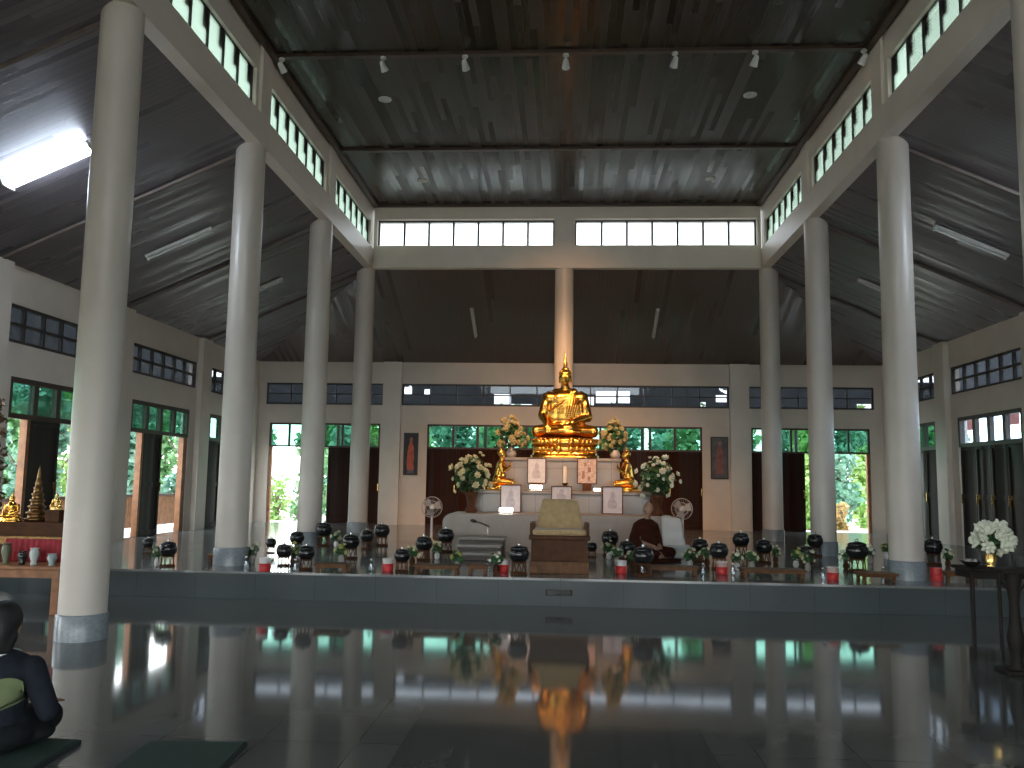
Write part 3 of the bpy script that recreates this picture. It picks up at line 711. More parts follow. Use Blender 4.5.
urn = [(.06, 0), (.09, .02), (.11, .08), (.08, .17), (.06, .2), (.085, .24)]
pA = at_y(514, 450, 18.3); pB = at_y(610, 450, 18.3)
bouquet('flower_arrangement', 'cream flower arrangement high on the altar, left of the Buddha', (pA.x-.05, 18.2, 2.07), (.26, .24, .34), urn, .24, 44, OLIVE, .48, 1, bs=1.5, group='flower arrangements round the altar', nl=240, lsz=.13, cone=True)
bouquet('flower_arrangement', 'cream flower arrangement high on the altar, right of the Buddha', (pB.x+.1, 18.2, 2.07), (.26, .24, .34), urn, .24, 44, OLIVE, .48, 2, bs=1.5, group='flower arrangements round the altar', nl=240, lsz=.13, cone=True)
lowv = [(.09, 0), (.12, .04), (.07, .12), (.1, .3), (.13, .36), (.12, .37)]
pC = at_y(471, 515, 15.9); pD = at_y(657, 517, 15.9)
bouquet('flower_arrangement', 'white flower arrangement in a brown vase, at the left end of the altar', (pC.x, 15.9, 1.0), (.34, .28, .38), lowv, .36, 52, CREAM, .72, 3, bs=1.25, group='flower arrangements round the altar', nl=320, vm=DBROWN, lsz=.13, cone=True)
bouquet('flower_arrangement', 'white flower arrangement in a brown vase, at the right end of the altar', (pD.x, 15.9, 1.0), (.34, .28, .38), lowv, .36, 52, WHPET, .72, 4, bs=1.25, group='flower arrangements round the altar', nl=320, vm=DBROWN, lsz=.13, cone=True)

# tan preaching throne
p = at_y(560, 577, 12.2)
t = thing('preaching_throne', 'brown wooden preaching throne with tan cushions in the middle of the platform', 'throne', (-.02, 12.0, ZP))
MB().rbox(-.40, -.12, 0, .40, 0, .16, .01).build('step', LBROWN, t)
b = MB(); b.rbox(-.38, .0, 0, .38, .7, .47, .012)
for x in (-.385, .345): b.box(x, -.01, 0, x+.04, .03, .47)
b.build('base', DBROWN, t)
MB().rbox(-.42, -.03, .44, .42, .75, .50, .015).build('seat_board', DBROWN, t)
MB().rbox(-.37, 0, .50, .37, .7, .58, .035).build('seat_cushion', TAN, t)
b = MB(); b.add([(-.34, .4, .56), (.34, .4, .56), (.34, .66, .56), (-.34, .66, .56), (-.255, .58, .98), (.255, .58, .98), (.255, .72, .98), (-.255, .72, .98)],
                [(0, 3, 2, 1), (4, 5, 6, 7), (0, 1, 5, 4), (1, 2, 6, 5), (2, 3, 7, 6), (3, 0, 4, 7)])
o = b.build('back_cushion', TAN, t); bv = o.modifiers.new('b', 'BEVEL'); bv.width = .03; bv.segments = 3
for s in (-1, 1): MB().box(s*.38-.03, .1, .5, s*.38+.03, .7, .66).build('arm_rest', DBROWN, t)

# pale steps up to the altar, left
p0 = at_z(453, 566, ZP); p1 = at_z(487, 566, ZP)
t = thing('steps', 'low pale three-tread steps in front of the altar, left of the throne', 'steps', ((p0.x+p1.x)/2, 13.5, ZP))
for k in range(3):
    yk = .44*k; MB().rbox(-.31-.03*k, yk, .0, .31+.03*k, yk+.42, .08+.09*k, .01).build('riser', DARKW, t)
    MB().rbox(-.33-.03*k, yk-.03, .08+.09*k, .33+.03*k, yk+.40, .125+.09*k, .012).build('tread', MARBP, t)
# microphone on its stand
p = at_y(487, 545, 14.9)
t = thing('microphone_stand', 'thin microphone stand with a dark boom before the pale lowest altar tier', 'microphone', (p.x, 15.05, ZP))
MB().lathe([(.13, 0), (.13, .02), (.02, .035)], n=20).build('base', BLACKL, t)
MB().cyl((0, 0, .02), (0, 0, .46), .009, n=10).build('pole', CHROME, t)
MB().tube([(.02, 0, .44), (-.12, -.02, .50), (-.2, -.03, .52)], .012).build('boom', BLACKL, t)
MB().ell((-.25, -.03, .535), (.06, .03, .03), 12, 8, (0, .25, 0)).cyl((-.2, -.03, .52), (-.24, -.03, .53), .02, n=10).build('microphone', BLACKL, t)

# pedestal fans
def fan(px, py, y, label, rz):
    p = at_y(px, py, y); h = p.z-ZP
    t = thing('pedestal_fan', label, 'fan', (p.x, y, ZP), rz, 'pedestal fans beside the altar')
    MB().lathe([(.2, 0), (.2, .02), (.06, .05), (.03, .08)], n=28).build('base', WHP, t)
    MB().cyl((0, .05, .05), (0, .05, h-.05), .028, .02, 14).build('pole', WHP, t)
    MB().ell((0, .07, h), (.06, .09, .06), 14, 8).build('motor', WHP, t)
    g = MB(); R_ = .2
    g.ring((0, -.02, h), R_, .008); g.ring((0, -.05, h), R_*.6, .004); g.ring((0, -.06, h), R_*.25, .004); g.ring((0, .03, h), R_*.6, .004)
    for k in range(28):
        a = 2*PI*k/28; g.tube([(R_*math.cos(a), -.02, h+R_*math.sin(a)), (R_*.55*math.cos(a), -.055, h+R_*.55*math.sin(a)), (.03*math.cos(a), -.06, h+.03*math.sin(a))], .0025, 4)
    g.build('guard', GREYM, t)
    MB().cyl((0, -.07, h), (0, -.055, h), .035, n=14).build('badge', WHP, t)
    for k in range(3):
        b = MB(); a = 2*PI*k/3+.3; q = []
        for (r, w, tw) in ((.03, .02, .02), (.1, .07, .025), (.17, .075, .02)):
            for sgn in (-1, 1): q.append((r*math.cos(a)-sgn*w*math.sin(a), sgn*tw, h+r*math.sin(a)+sgn*w*math.cos(a)))
        b.add(q, [(0, 1, 3, 2), (2, 3, 5, 4)]); o = b.build('blade', GREYM, t); so = o.modifiers.new('s', 'SOLIDIFY'); so.thickness = .004
fan(432, 507, 17.0, 'white pedestal fan left of the altar in front of the brown doors', .1)
fan(682, 509, 16.8, 'white pedestal fan right of the altar behind the monk', -.3)

# paintings of monks on the wall piers
def wall_painting(px0, py0, px1, py1, label, bgc, robe, fade):
    y = YB-.03; a = at_y(px0, py1, y); c = at_y(px1, py0, y); w = c.x-a.x; h = c.z-a.z; cx = (a.x+c.x)/2
    t = thing('wall_painting', label, 'painting', (cx, y, a.z))
    b = MB(); f = .03; b.box(-w/2, -.02, 0, -w/2+f, .03, h); b.box(w/2-f, -.02, 0, w/2, .03, h); b.box(-w/2+f, -.02, 0, w/2-f, .03, f); b.box(-w/2+f, -.02, h-f, w/2-f, .03, h)
    b.build('frame', FRM, t)
    cv = MB().box(-w/2+f, -.008, f, w/2-f, .02, h-f).build('canvas', mat('canvas_bg', bgc, .5, var=.4, scale=5), t)
    poly = [(-.3, .12), (-.34, .3), (-.3, .5), (-.24, .66), (-.12, .76), (-.1, .8), (.1, .8), (.14, .75), (.26, .66), (.3, .45), (.26, .28), (.3, .12)]
    MB().prism([(x*w*.78, zz*h) for x, zz in poly], -.014, -.009).build('painted_robe', mat('painted_robe', robe, .6, var=.3, scale=12), cv)
    MB().prism([(.11*w*math.cos(q)+.02*w, h*.845+.055*h*math.sin(q)) for q in [2*PI*k/14 for k in range(14)]], -.015, -.009).build('painted_head', mat('painted_skin', fade, .6, var=.2), cv)
    MB().prism([(x*w*.7, zz*h) for x, zz in [(-.35, .04), (-.3, .14), (.3, .14), (.38, .04)]], -.013, -.009).build('painted_ground', mat('painted_ground', (.1, .1, .11), .6, var=.4, scale=20), cv)
wall_painting(403, 433, 418.5, 475, 'tall painting of an orange-robed monk on the left pier', (.02, .022, .03), (.45, .1, .05), (.3, .13, .08))
wall_painting(711, 437, 728, 479, 'tall faded painting of a reddish robed figure on the right pier', (.1, .1, .1), (.25, .1, .09), (.28, .17, .14))

# vent on the platform face
p = at_y(559, 593, YF-.01)
t = thing('floor_vent', 'small dark rectangular vent set in the grey platform face', 'vent', (p.x, YF-.012, p.z))
MB().box(-.17, -.006, -.035, .17, .012, .04).build('vent_frame', BLKW, t)
b = MB()
for k in range(5): b.box(-.15, -.012, -.025+.013*k, .15, -.004, -.019+.013*k)
b.build('slats', BLACKL, t)

# ------------------------------------------------------------------ monk
def monk():
    p = at_z(648, 566, ZP)
    t = thing('person', 'monk in a brown robe seated on the platform right of the altar', 'person', (1.36, 14.1, ZP), .75)
    z0 = .04
    Sx = [('e', (0, 0, z0+.10), (.2, .17, .11)), ('c', (0, .02, z0+.1), .15, (0, .03, z0+.42), .15), ('e', (0, .02, z0+.5), (.2, .12, .12)), ('c', (0, .01, z0+.58), .055, (0, -.02, z0+.68), .05),
          ('e', (0, -.03, z0+.78), (.075, .09, .11)), ('e', (0, -.115, z0+.77), (.013, .02, .02)), ('e', (.076, -.02, z0+.775), (.012, .02, .03)), ('e', (-.076, -.02, z0+.775), (.012, .02, .03)),
          ('c', (.1, -.02, z0+.1), .09, (.33, -.22, z0+.08), .07), ('c', (-.1, -.02, z0+.1), .09, (-.33, -.22, z0+.08), .07),
          ('c', (.33, -.22, z0+.06), .055, (-.05, -.3, z0+.05), .04), ('c', (-.33, -.22, z0+.07), .055, (.05, -.27, z0+.08), .04),
          ('c', (.2, .02, z0+.5), .055, (.24, -.03, z0+.27), .045), ('c', (.24, -.03, z0+.27), .042, (.06, -.22, z0+.19), .03),
          ('c', (-.2, .02, z0+.5), .055, (-.24, -.03, z0+.27), .045), ('c', (-.24, -.03, z0+.27), .042, (-.06, -.22, z0+.19), .03),
          ('e', (.03, -.24, z0+.18), (.05, .035, .02)), ('e', (-.03, -.24, z0+.16), (.05, .035, .02))]
    for k in range(4):
        Sx.append(('c', (0, -.225-.014*k, z0+.185), .008, (-.07, -.225-.016*k, z0+.185), .007)); Sx.append(('c', (0, -.225-.014*k, z0+.165), .008, (.07, -.225-.016*k, z0+.165), .007))
    Sx += [('c', (.05, -.27, z0+.2), .009, (0, -.285, z0+.215), .008), ('c', (-.05, -.27, z0+.2), .009, (0, -.285, z0+.2), .008)]
    bo = body('body', SKIN, Sx, .010, t, 2)
    Rb = [('e', (0, 0, z0+.11), (.23, .2, .13)), ('c', (0, .03, z0+.12), .18, (0, .04, z0+.42), .17), ('e', (0, .025, z0+.5), (.23, .145, .135)), ('e', (0, .02, z0+.58), (.11, .09, .05)),
          ('c', (.1, -.02, z0+.11), .11, (.33, -.21, z0+.09), .09), ('c', (-.1, -.02, z0+.11), .11, (-.33, -.21, z0+.09), .09), ('e', (0, -.12, z0+.06), (.3, .16, .07)),
          ('c', (.33, -.22, z0+.08), .07, (.05, -.27, z0+.07), .06), ('c', (-.33, -.22, z0+.08), .07, (-.05, -.27, z0+.07), .06),
          ('c', (.2, .02, z0+.5), .075, (.25, -.02, z0+.27), .07), ('c', (.25, -.02, z0+.27), .065, (.13, -.16, z0+.21), .05),
          ('c', (-.18, .02, z0+.5), .09, (-.28, .02, z0+.3), .085), ('c', (-.28, .0, z0+.3), .08, (-.2, -.08, z0+.14), .08)]
    body('robe', ROBE, Rb, .013, bo, 2)
    MB().rbox(-.4, -.38, 0, .4, .3, .045, .02).build('sitting_cloth', ROBE, t)
monk()
# pale cloth covered seat beside the monk
p = at_z(672, 562, ZP)
t = thing('backrest_seat', 'pale cloth-covered low seat to the right of the brown-robed monk', 'seat', (p.x+.16, 14.75, ZP), -.1)
MB().rbox(-.2, -.1, 0, .24, .4, .2, .03).build('seat_block', WHC, t)
b = MB(); b.add([(-.22, .1, .18), (.17, .1, .18), (.17, .3, .18), (-.22, .3, .18), (-.24, .2, .68), (.08, .2, .64), (.08, .34, .64), (-.24, .34, .68)], [(0, 3, 2, 1), (4, 5, 6, 7), (0, 1, 5, 4), (1, 2, 6, 5), (2, 3, 7, 6), (3, 0, 4, 7)])
o = b.build('back_rest', WHC, t); bv = o.modifiers.new('b', 'BEVEL'); bv.width = .03; bv.segments = 3

# ------------------------------------------------------------------ alms bowls, tables, tubs, little flowers
bowls = [(148, 543, 6), (168, 552, 9), (271, 543, 5), (284, 551, 8), (297, 538, 7.5), (306, 560, 8.5), (324, 530, 8), (351, 542, 8.5), (367, 536, 7), (382, 531, 7.5), (402, 556, 8), (424, 544, 8.5), (446, 536, 8),
         (519, 555, 10), (592, 547, 5), (610, 537, 8), (627, 548, 8), (643, 556, 10), (700, 546, 8), (719, 551, 9), (741, 540, 8), (764, 547, 8), (806, 552, 7), (815, 541, 7.5), (857, 551, 10), (933, 547, 8.5)]
bt = thing('alms_bowl', '', 'alms bowl', (0, 0, 0), 0, 'black alms bowls of the monks on the platform')
MB().lathe([(.045, .13), (.075, .14), (.105, .18), (.115, .225), (.108, .26), (.092, .285), (.088, .285)], n=28).build('bowl', BLACKL, bt)
lid = MB().lathe([(.097, .283), (.099, .292), (.085, .305), (.05, .318), (.0005, .323)], n=28).build('lid', BLACKL, bt)
MB().lathe([(.018, .32), (.012, .33), (.02, .342), (.0005, .35)], n=14).build('lid_knob', CHROME, lid)
b = MB(); b.ring((0, 0, .135), .075, .012, 'z'); b.ring((0, 0, .012), .085, .012, 'z')
for k in range(8):
    a = 2*PI*k/8; b.cyl((.083*math.cos(a), .083*math.sin(a), .012), (.075*math.cos(a+.4), .075*math.sin(a+.4), .135), .006, n=6)
b.build('stand', DBROWN, bt)
nB = len(bowls); mid = {}
bow_xy = []
for i, (px, py, r) in enumerate(bowls):
    # size of the bowl in the photograph tells the distance; z of its centre above the platform follows
    y = max(11.75, min(17.0, at_z(px, py, .60).y)); p = at_y(px, py, y); s_ = max(.75, min(1.35, r*y/FPX/.115)); 
    zc = ZP+.22*s_; y = max(11.7, min(17 if not 450 < px < 690 else 15.0, at_z(px, py, zc).y)); p = at_y(px, py, y)
    left = px < 560
    grp = [q for q in bowls if (q[0] < 560) == left]; grp.sort(key=lambda q: q[0] if left else -q[0]); k = grp.index((px, py, r))
    ordw = ['outermost', 'second', 'third', 'fourth', 'fifth', 'sixth', 'seventh', 'eighth', 'ninth', 'tenth', 'eleventh', 'twelfth', 'thirteenth', 'fourteenth'][k]
    lab = '%s black alms bowl on the %s half of the platform, %s' % (ordw, 'left' if left else 'right', 'counted from the %s end' % ('left' if left else 'right'))
    bow_xy.append((p.x, y, s_))
    if i == 0: o = bt; o['label'] = lab; o.location = (p.x, y, ZP)
    else: o = dup(bt, lab, (p.x, y, ZP))
    o.scale = (s_,)*3; o.rotation_euler.z = i*.7
def free(x, y, r):
    for q in bow_xy:
        if (q[0]-x)**2+(q[1]-y)**2 < (r+.125*q[2])**2: return False
    return True
used = []
def clear(x, y, r):
    if not free(x, y, r): return False
    for q in used:
        if (q[0]-x)**2+(q[1]-y)**2 < (r+q[2])**2: return False
    return True
def settle(x, y, r):
    """nearest free spot"""
    for k in range(400):
        rr = .012*k; a = k*2.4; X, Y = x+rr*math.cos(a)*.5, y+abs(rr*math.sin(a))
        if Y > YF+.08 and clear(X, Y, r): used.append((X, Y, r)); return X, Y
    used.append((x, y, r)); return x, y
for x in ((-.43, 12.1), (.4, 12.1), (-.43, 12.5), (.4, 12.5), (0, 12.2), (0, 12.6), (1.3, 14.2), (1.6, 14.1)): used.append((*x, .24))
for s_ in (-1, 1): used.append((s_*W, ROWS[3], .26)); used.append((s_*W, ROWS[4], .26))
# red and white offering tubs
tubs = [(264, 563, 0, 'beside the nearest left platform column'), (388, 563, 0, 'in front of the farthest left column'), (503, 564, 0, 'just left of the preaching throne'), (621, 565, 0, 'just right of the preaching throne'), (722, 566, 1, 'under the painting on the right pier'), (833, 572, 1, 'in front of the middle right column'), (934, 573, 2, 'beside the nearest right platform column')]
for i, (px, py, k, w) in enumerate(tubs):
    p = at_z(px, py+8, ZP); X, Y = settle(p.x, max(p.y, YF+.12), .09)
    t = thing('offering_tub', ['red and white', 'pale pink and red', 'all red'][k]+' offering tub '+w, 'tub', (X, Y, ZP), 0, 'red offering tubs along the platform edge')
    MB().lathe([(.07, 0), (.075, .01), (.08, .1), (.075, .1)], n=20).build('tub_bottom', REDP, t)
    MB().lathe([(.073, .1), (.076, .16), (.074, .165), (.0005, .165)], n=20).build('tub_top', [WHP, PINKP, REDP][k], t)
    MB().ring((0, 0, .165), .074, .006, 'z').build('tub_rim', WHP if k < 2 else REDP, t)
# little vases with flowers
vas = [(160, 560, CREAM), (252, 556, WHPET), (293, 557, YELP), (336, 540, CREAM), (341, 556, YELP), (412, 558, CREAM), (437, 552, CREAM), (457, 563, YELP), (536-40, 566, WHPET), (609, 552, CREAM), (617, 558, WHPET), (633, 563, CREAM), (652, 548, WHPET), (690, 560, CREAM), (707, 559, CREAM), (732, 563, WHPET), (752, 562, CREAM), (776, 556, CREAM), (796, 560, YELP), (808, 564, CREAM), (846, 562, WHPET), (886, 552, YELP), (870, 556, WHPET), (948, 560, CREAM)]
sv = [(.03, 0), (.045, .03), (.04, .08), (.025, .1), (.035, .12)]
nvL = sum(1 for v in vas if v[0] < 560); 
for i, (px, py, m_) in enumerate(vas):
    p = at_z(px, py+7, ZP); X, Y = settle(p.x, max(p.y, YF+.15), .075); left = px < 560
    k = i if left else len(vas)-1-i
    nth = ['outermost', 'second', 'third', 'fourth', 'fifth', 'sixth', 'seventh', 'eighth', 'ninth', 'tenth', 'eleventh', 'twelfth', 'thirteenth', 'fourteenth', 'fifteenth', 'sixteenth'][k]
    col = {'cream_petals': 'cream', 'white_petals': 'white', 'yellow_green_petals': 'yellowish'}[m_.name]
    bouquet('flower_vase', '%s small vase of %s flowers among the bowls, counted from the %s end' % (nth, col, 'left' if left else 'right'), (X, Y, ZP), (.09, .09, .09), sv, .12, 7, m_, .19, 20+i, bs=.75, group='little vases of flowers on the platform', nl=36, lsz=.09, vm=(WHP, GREYM, DBROWN)[i % 3])
# low tables / boards
tabs = [(226, 566, 1.15, .36, 'left of the nearest left platform column'), (332, 572, .9, .34, 'before the middle left columns'), (437, 573, .62, .3, 'below the painting of the orange-robed monk'), (478, 573, .4, .25, 'in front of the pale steps'), (672, 574, .7, .3, 'in front of the monk'), (772, 577, .85, .34, 'before the farthest right column'), (876, 581, .95, .34, 'before the nearest right platform column'), (958, 580, .6, .3, 'at the right end of the platform')]
for px, py, w, d, wh in tabs:
    p = at_z(px, py, ZP); Y = max(p.y, YF+.05+d/2)
    ok = None
    for k in range(120):          # slide it back until it stands clear of bowls, tubs and vases
        for sx_ in (0, -.1, .1, -.2, .2, -.35, .35):
            for ww in (w, w*.75, w*.5):
                X = p.x+sx_; yy = Y+.03*k
                if all(not (abs(q[0]-X) < ww/2+q[2]*.9 and abs(q[1]-yy) < d/2+q[2]*.9) for q in used+[(a, b_, .125*c_) for a, b_, c_ in bow_xy]):
                    ok = (X, yy, ww); break
            if ok: break
        if ok: break
    X, yy, ww = ok or (p.x, Y, w)
    for q in (-.3, 0, .3): used.append((X+q*ww, yy, d/2))
    t = thing('low_table', 'low brown wooden serving table '+wh, 'low table', (X, yy, ZP), 0, 'low wooden tables of the monks')
    MB().rbox(-ww/2, -d/2, .085, ww/2, d/2, .11, .006).build('tabletop', LBROWN, t)
    MB().box(-ww/2+.03, -d/2+.03, .06, ww/2-.03, d/2-.03, .085).build('apron', LBROWN, t)
    for sx_ in (-1, 1):
        for sy_ in (-1, 1): MB().box(sx_*(ww/2-.05)-.02, sy_*(d/2-.05)-.02, 0, sx_*(ww/2-.05)+.02, sy_*(d/2-.05)+.02, .06).build('leg', LBROWN, t)
# water bottles
btl = glass('bottle_plastic', (.85, .9, .92), .12, .05)
for i, (px, py) in enumerate([(246, 568), (276, 570), (295, 571), (371, 571), (520-32, 571), (644, 573), (703, 575), (733, 575), (823, 580), (896, 580)]):
    p = at_z(px, py, ZP); X, Y = settle(p.x, max(p.y, YF+.08), .04); left = px < 560; k = i if left else 9-i
    t = thing('water_bottle', '%s small clear bottle with a white cap near the platform edge, from the %s end' % (['outermost', 'second', 'third', 'fourth', 'fifth'][k], 'left' if left else 'right'), 'bottle', (X, Y, ZP), 0, 'small water bottles')
    MB().lathe([(.028, 0), (.03, .01), (.03, .1), (.026, .115), (.012, .135), (.012, .145)], n=16).build('bottle_body', btl, t)
    MB().lathe([(.014, .143), (.014, .16), (.0005, .16)], n=12).build('cap', WHP, t)

# right end: dark flat bowl on a side table seen behind the flower stand is the flower stand group below
# ------------------------------------------------------------------ right foreground flower stand
t = thing('flower_stand', 'tall thin-legged black stand holding the white bouquet at the right edge', 'stand', (4.25, 8.95, 0))
zt = .82
MB().rbox(-.3, -.22, zt-.03, .33, .22, zt, .008).build('stand_top', BLKW, t)
MB().box(-.27, -.19, zt-.1, .3, .19, zt-.03).build('apron', BLKW, t)
for (x, y) in ((-.26, -.16), (-.02, -.18), (.28, -.16), (-.12, .17), (.28, .17)):
    MB().cyl((x, y, 0), (x, y, zt-.03), .014, .02, 10).build('leg', BLKW, t)
b = MB(); 
for a, c in (((-.02, -.17, zt-.1), (.12, -.17, zt-.26)), ((.12, -.17, zt-.26), (.27, -.17, zt-.1))): b.cyl(a, c, .014, n=8)
b.ell((.12, -.17, zt-.26), (.04, .02, .04)); b.build('bracket', BLKW, t)
# vase and bouquet
v = [(.045, 0), (.06, .01), (.035, .03), (.06, .09), (.05, .13), (.06, .15)]
bouquet('flower_arrangement', 'round white bouquet in a gold vase on the tall black stand', (4.22, 8.9, zt), (.155, .15, .13), v, .15, 30, WHPET, .29, 77, bs=1.5, group='flower arrangements round the altar', nl=120, lsz=.1, vm=BRASS)
t = thing('offering_tray', 'flat black round tray with pale offerings left of the white bouquet', 'tray', (4.24-.19+.0, 8.93, zt), 0)
t.location = (4.06, 8.95, zt)
MB().lathe([(.04, 0), (.05, .01), (.1, .05), (.105, .055), (.095, .05), (.0005, .03)], n=24).build('tray', BLACKL, t)
b = MB()
for k in range(5): b.ell((.04*math.cos(k*1.3), .04*math.sin(k*1.3), .055), .022, 8, 6)
b.build('offerings', GREYM, t)
# dark carved lectern at the very edge
p = at_z(1019, 676, 0)
t = thing('lectern', 'dark wooden pedestal cut off by the right edge, before the flower stand', 'pedestal', (p.x+.04, p.y+.1, 0))
MB().rbox(-.14, -.13, 0, .14, .13, .04, .01).build('foot', BLKW, t)
MB().lathe([(.07, .04), (.045, .1), (.06, .2), (.075, .3), (.05, .42), (.04, .6), (.06, .75), (.075, .86)], n=20).build('post', BLKW, t)
MB().rbox(-.16, -.14, .86, .16, .14, .9, .01).build('pedestal_top', BLKW, t)

# ------------------------------------------------------------------ left side altar
t = thing('altar_table', 'orange-brown wooden altar table at the left, behind the thick column', 'table', (-6.5, 10.2, 0))
MB().rbox(-.95, -.52, .5, .84, .52, .54, .01).build('tabletop', ORANGE, t)
b = MB(); b.box(-.9, -.49, .41, .8, -.45, .5); b.box(-.9, .45, .41, .8, .49, .5); b.box(-.92, -.45, .41, -.88, .45, .5); b.box(.76, -.45, .41, .8, .45, .5); b.build('apron', ORANGE, t)
for sx_ in (-.88, .77):
    for sy_ in (-.47, .44): MB().rbox(sx_-.045, sy_-.03, 0, sx_+.045, sy_+.06, .42, .01).build('leg', ORANGE, t)
t = thing('altar_shelf', 'dark two-step wooden shelf standing on the left altar table', 'shelf', (-6.35, 10.4, .54))
MB().rbox(-.75, -.2, 0, .5, .26, .27, .01).build('lower_step', DBROWN, t)
MB().rbox(-.6, -.04, .27, .46, .26, .46, .01).build('upper_step', DBROWN, t)
MB().rbox(-.62, -.215, .2, .5, -.18, .3, .01).build('front_board', GOLD2, t)
t = thing('altar_cloth', 'crimson cloth hanging over the front of the left altar shelf', 'cloth', (-6.35, 10.165, .54))
b = MB(); n = 40
vs = []
for zz in (.01, .15, .275):
    for i in range(n+1):
        x = -.3+.75*i/n; vs.append((x, -.005+.012*math.sin(i*1.7)*(1 if zz < .2 else .3), zz-.012*math.sin(i*.8)*0))
b.add(vs, [(k*(n+1)+i, k*(n+1)+i+1, (k+1)*(n+1)+i+1, (k+1)*(n+1)+i) for k in range(2) for i in range(n)], True)
o = b.build('cloth_sheet', CLOTHR, t); so = o.modifiers.new('s', 'SOLIDIFY'); so.thickness = .006
def mini_buddha(x, y, z_, sc, label, m_):
    t = thing('small_statue', label, 'statue', (x, y, z_)); t.scale = (sc,)*3
    MB().lathe([(.5, 0), (.52, .06), (.42, .1), (.5, .16), (.44, .2)], (0, 0, 0), 28, 1, .75).build('base', m_, t)
    Sx = [('e', (0, 0, .3), (.42, .28, .13)), ('c', (.2, 0, .3), .13, (.42, -.12, .27), .09), ('c', (-.2, 0, .3), .13, (-.42, -.12, .27), .09), ('c', (.42, -.14, .27), .08, (-.3, -.26, .28), .06),
          ('c', (0, .02, .35), .2, (0, .02, .72), .24), ('e', (0, .02, .75), (.3, .17, .14)), ('c', (.3, .02, .76), .08, (.36, -.04, .5), .065), ('c', (.36, -.04, .5), .06, (.06, -.22, .4), .05),
          ('c', (-.3, .02, .76), .08, (-.36, -.04, .5), .065), ('c', (-.36, -.04, .5), .06, (-.28, -.25, .34), .045), ('c', (0, 0, .85), .075, (0, 0, .95), .07), ('e', (0, -.01, 1.04), (.115, .12, .14)), ('e', (0, -.12, 1.03), (.02, .02, .03))]
    bo = body('body', m_, Sx, .03, t, 2)
    MB().ell((0, .01, 1.12), (.12, .12, .09)).lathe([(.05, 1.18), (.05, 1.24), (.02, 1.32), (.001, 1.45)], n=10).build('crown', m_, bo)
mini_buddha(at_y(15, 520, 10.5).x, 10.42, 1.0, .26, 'small golden seated Buddha on the left side altar', GOLD)
fx = at_y(57, 500, 10.5).x
mini_buddha(fx, 10.5, 1.15, .16, 'tiny golden figure at the right end of the left side altar', BRASS)
t = thing('wooden_pedestal', 'small dark block pedestal under the tiny golden figure on the left altar', 'pedestal', (fx, 10.5, 1.0)); MB().rbox(-.09, -.08, 0, .09, .08, .15, .01).build('pedestal_block', DBROWN, t)
t = thing('tiered_spire', 'dark gilt tiered spire ornament on the left side altar beside the thick column', 'shrine', (-6.03, 10.6, 1.0))
prof = [(.12, 0)]
for k in range(7):
    r = .13-.016*k; prof += [(r, .02+.085*k), (r*1.05, .04+.085*k), (r*.75, .05+.085*k), (r*.7, .095+.085*k)]
prof += [(.02, .64), (.001, .78)]
MB().lathe([(r*1.05, zz*.9) for r, zz in prof], n=16).build('spire_body', GOLD2, t)
t.location = (at_y(38, 480, 10.56).x, 10.58, 1.0)
for i, (x, h, m_, lab) in enumerate([(at_y(34, 560, 9.85).x, .19, mat('pale_green_porcelain', (.5, .58, .55), .25, var=.1), 'pale porcelain vase at the front of the left altar table'), (at_y(52, 560, 9.85).x, .13, mat('grey_porcelain', (.3, .38, .37), .25, var=.1), 'small grey porcelain jar near the right end of the left altar table'),
                                  (at_y(22, 560, 9.85).x, .15, BLACKL, 'small black jar left of the pale porcelain vase'), (at_y(6, 560, 9.85).x, .24, mat('olive_porcelain', (.12, .13, .07), .3, var=.2), 'olive vase at the left edge on the altar table')]):
    t = thing('vase', lab, 'vase', (x, 9.85, .54), 0, 'vases on the left altar table')
    MB().lathe([(.03, 0), (.04, .01), (.03, h*.2), (.055, h*.6), (.05, h*.8), (.038, h*.93), (.05, h)], n=24).build('vase_body', m_, t)
    MB().ring((0, 0, h), .046, .005, 'z').build('vase_lip', m_, t)
# tall gilded ornamental tree at the far left
t = thing('gilded_tree', 'tall brown gilded ornamental tree cut off at the left edge', 'ornament', (-7.55, 10.98, 0))
MB().lathe([(.16, 0), (.17, .05), (.12, .1), (.14, .3), (.1, .34)], n=20).build('pot', DBROWN, t)
MB().cyl((0, 0, .3), (0, 0, 2.5), .03, .012, 10).build('trunk', GOLD2, t)
b = MB()
for k in range(9): leaves(b, (0, 0, .9+.2*k), (.33-.015*k, .33-.015*k, .12), 80, .11, 200+k)
b.build('gilded_leaves', mat('gilded_leaf', (.16, .10, .05), .4, .6, var=.4, scale=20), t)
# white cushion near the left edge
p = at_z(3, 607, 0)
t = thing('floor_cushion', 'white floor cushion at the left edge beneath the altar table', 'cushion', (p.x-.12, p.y-.1, 0))
body('cushion_body', WHC, [('e', (0, 0, .10), (.26, .24, .10)), ('e', (0, 0, .10), (.2, .2, .1))], .02, t, 3)
MB().ring((0, 0, .1), .25, .008, 'z').build('piping', WHC, t)

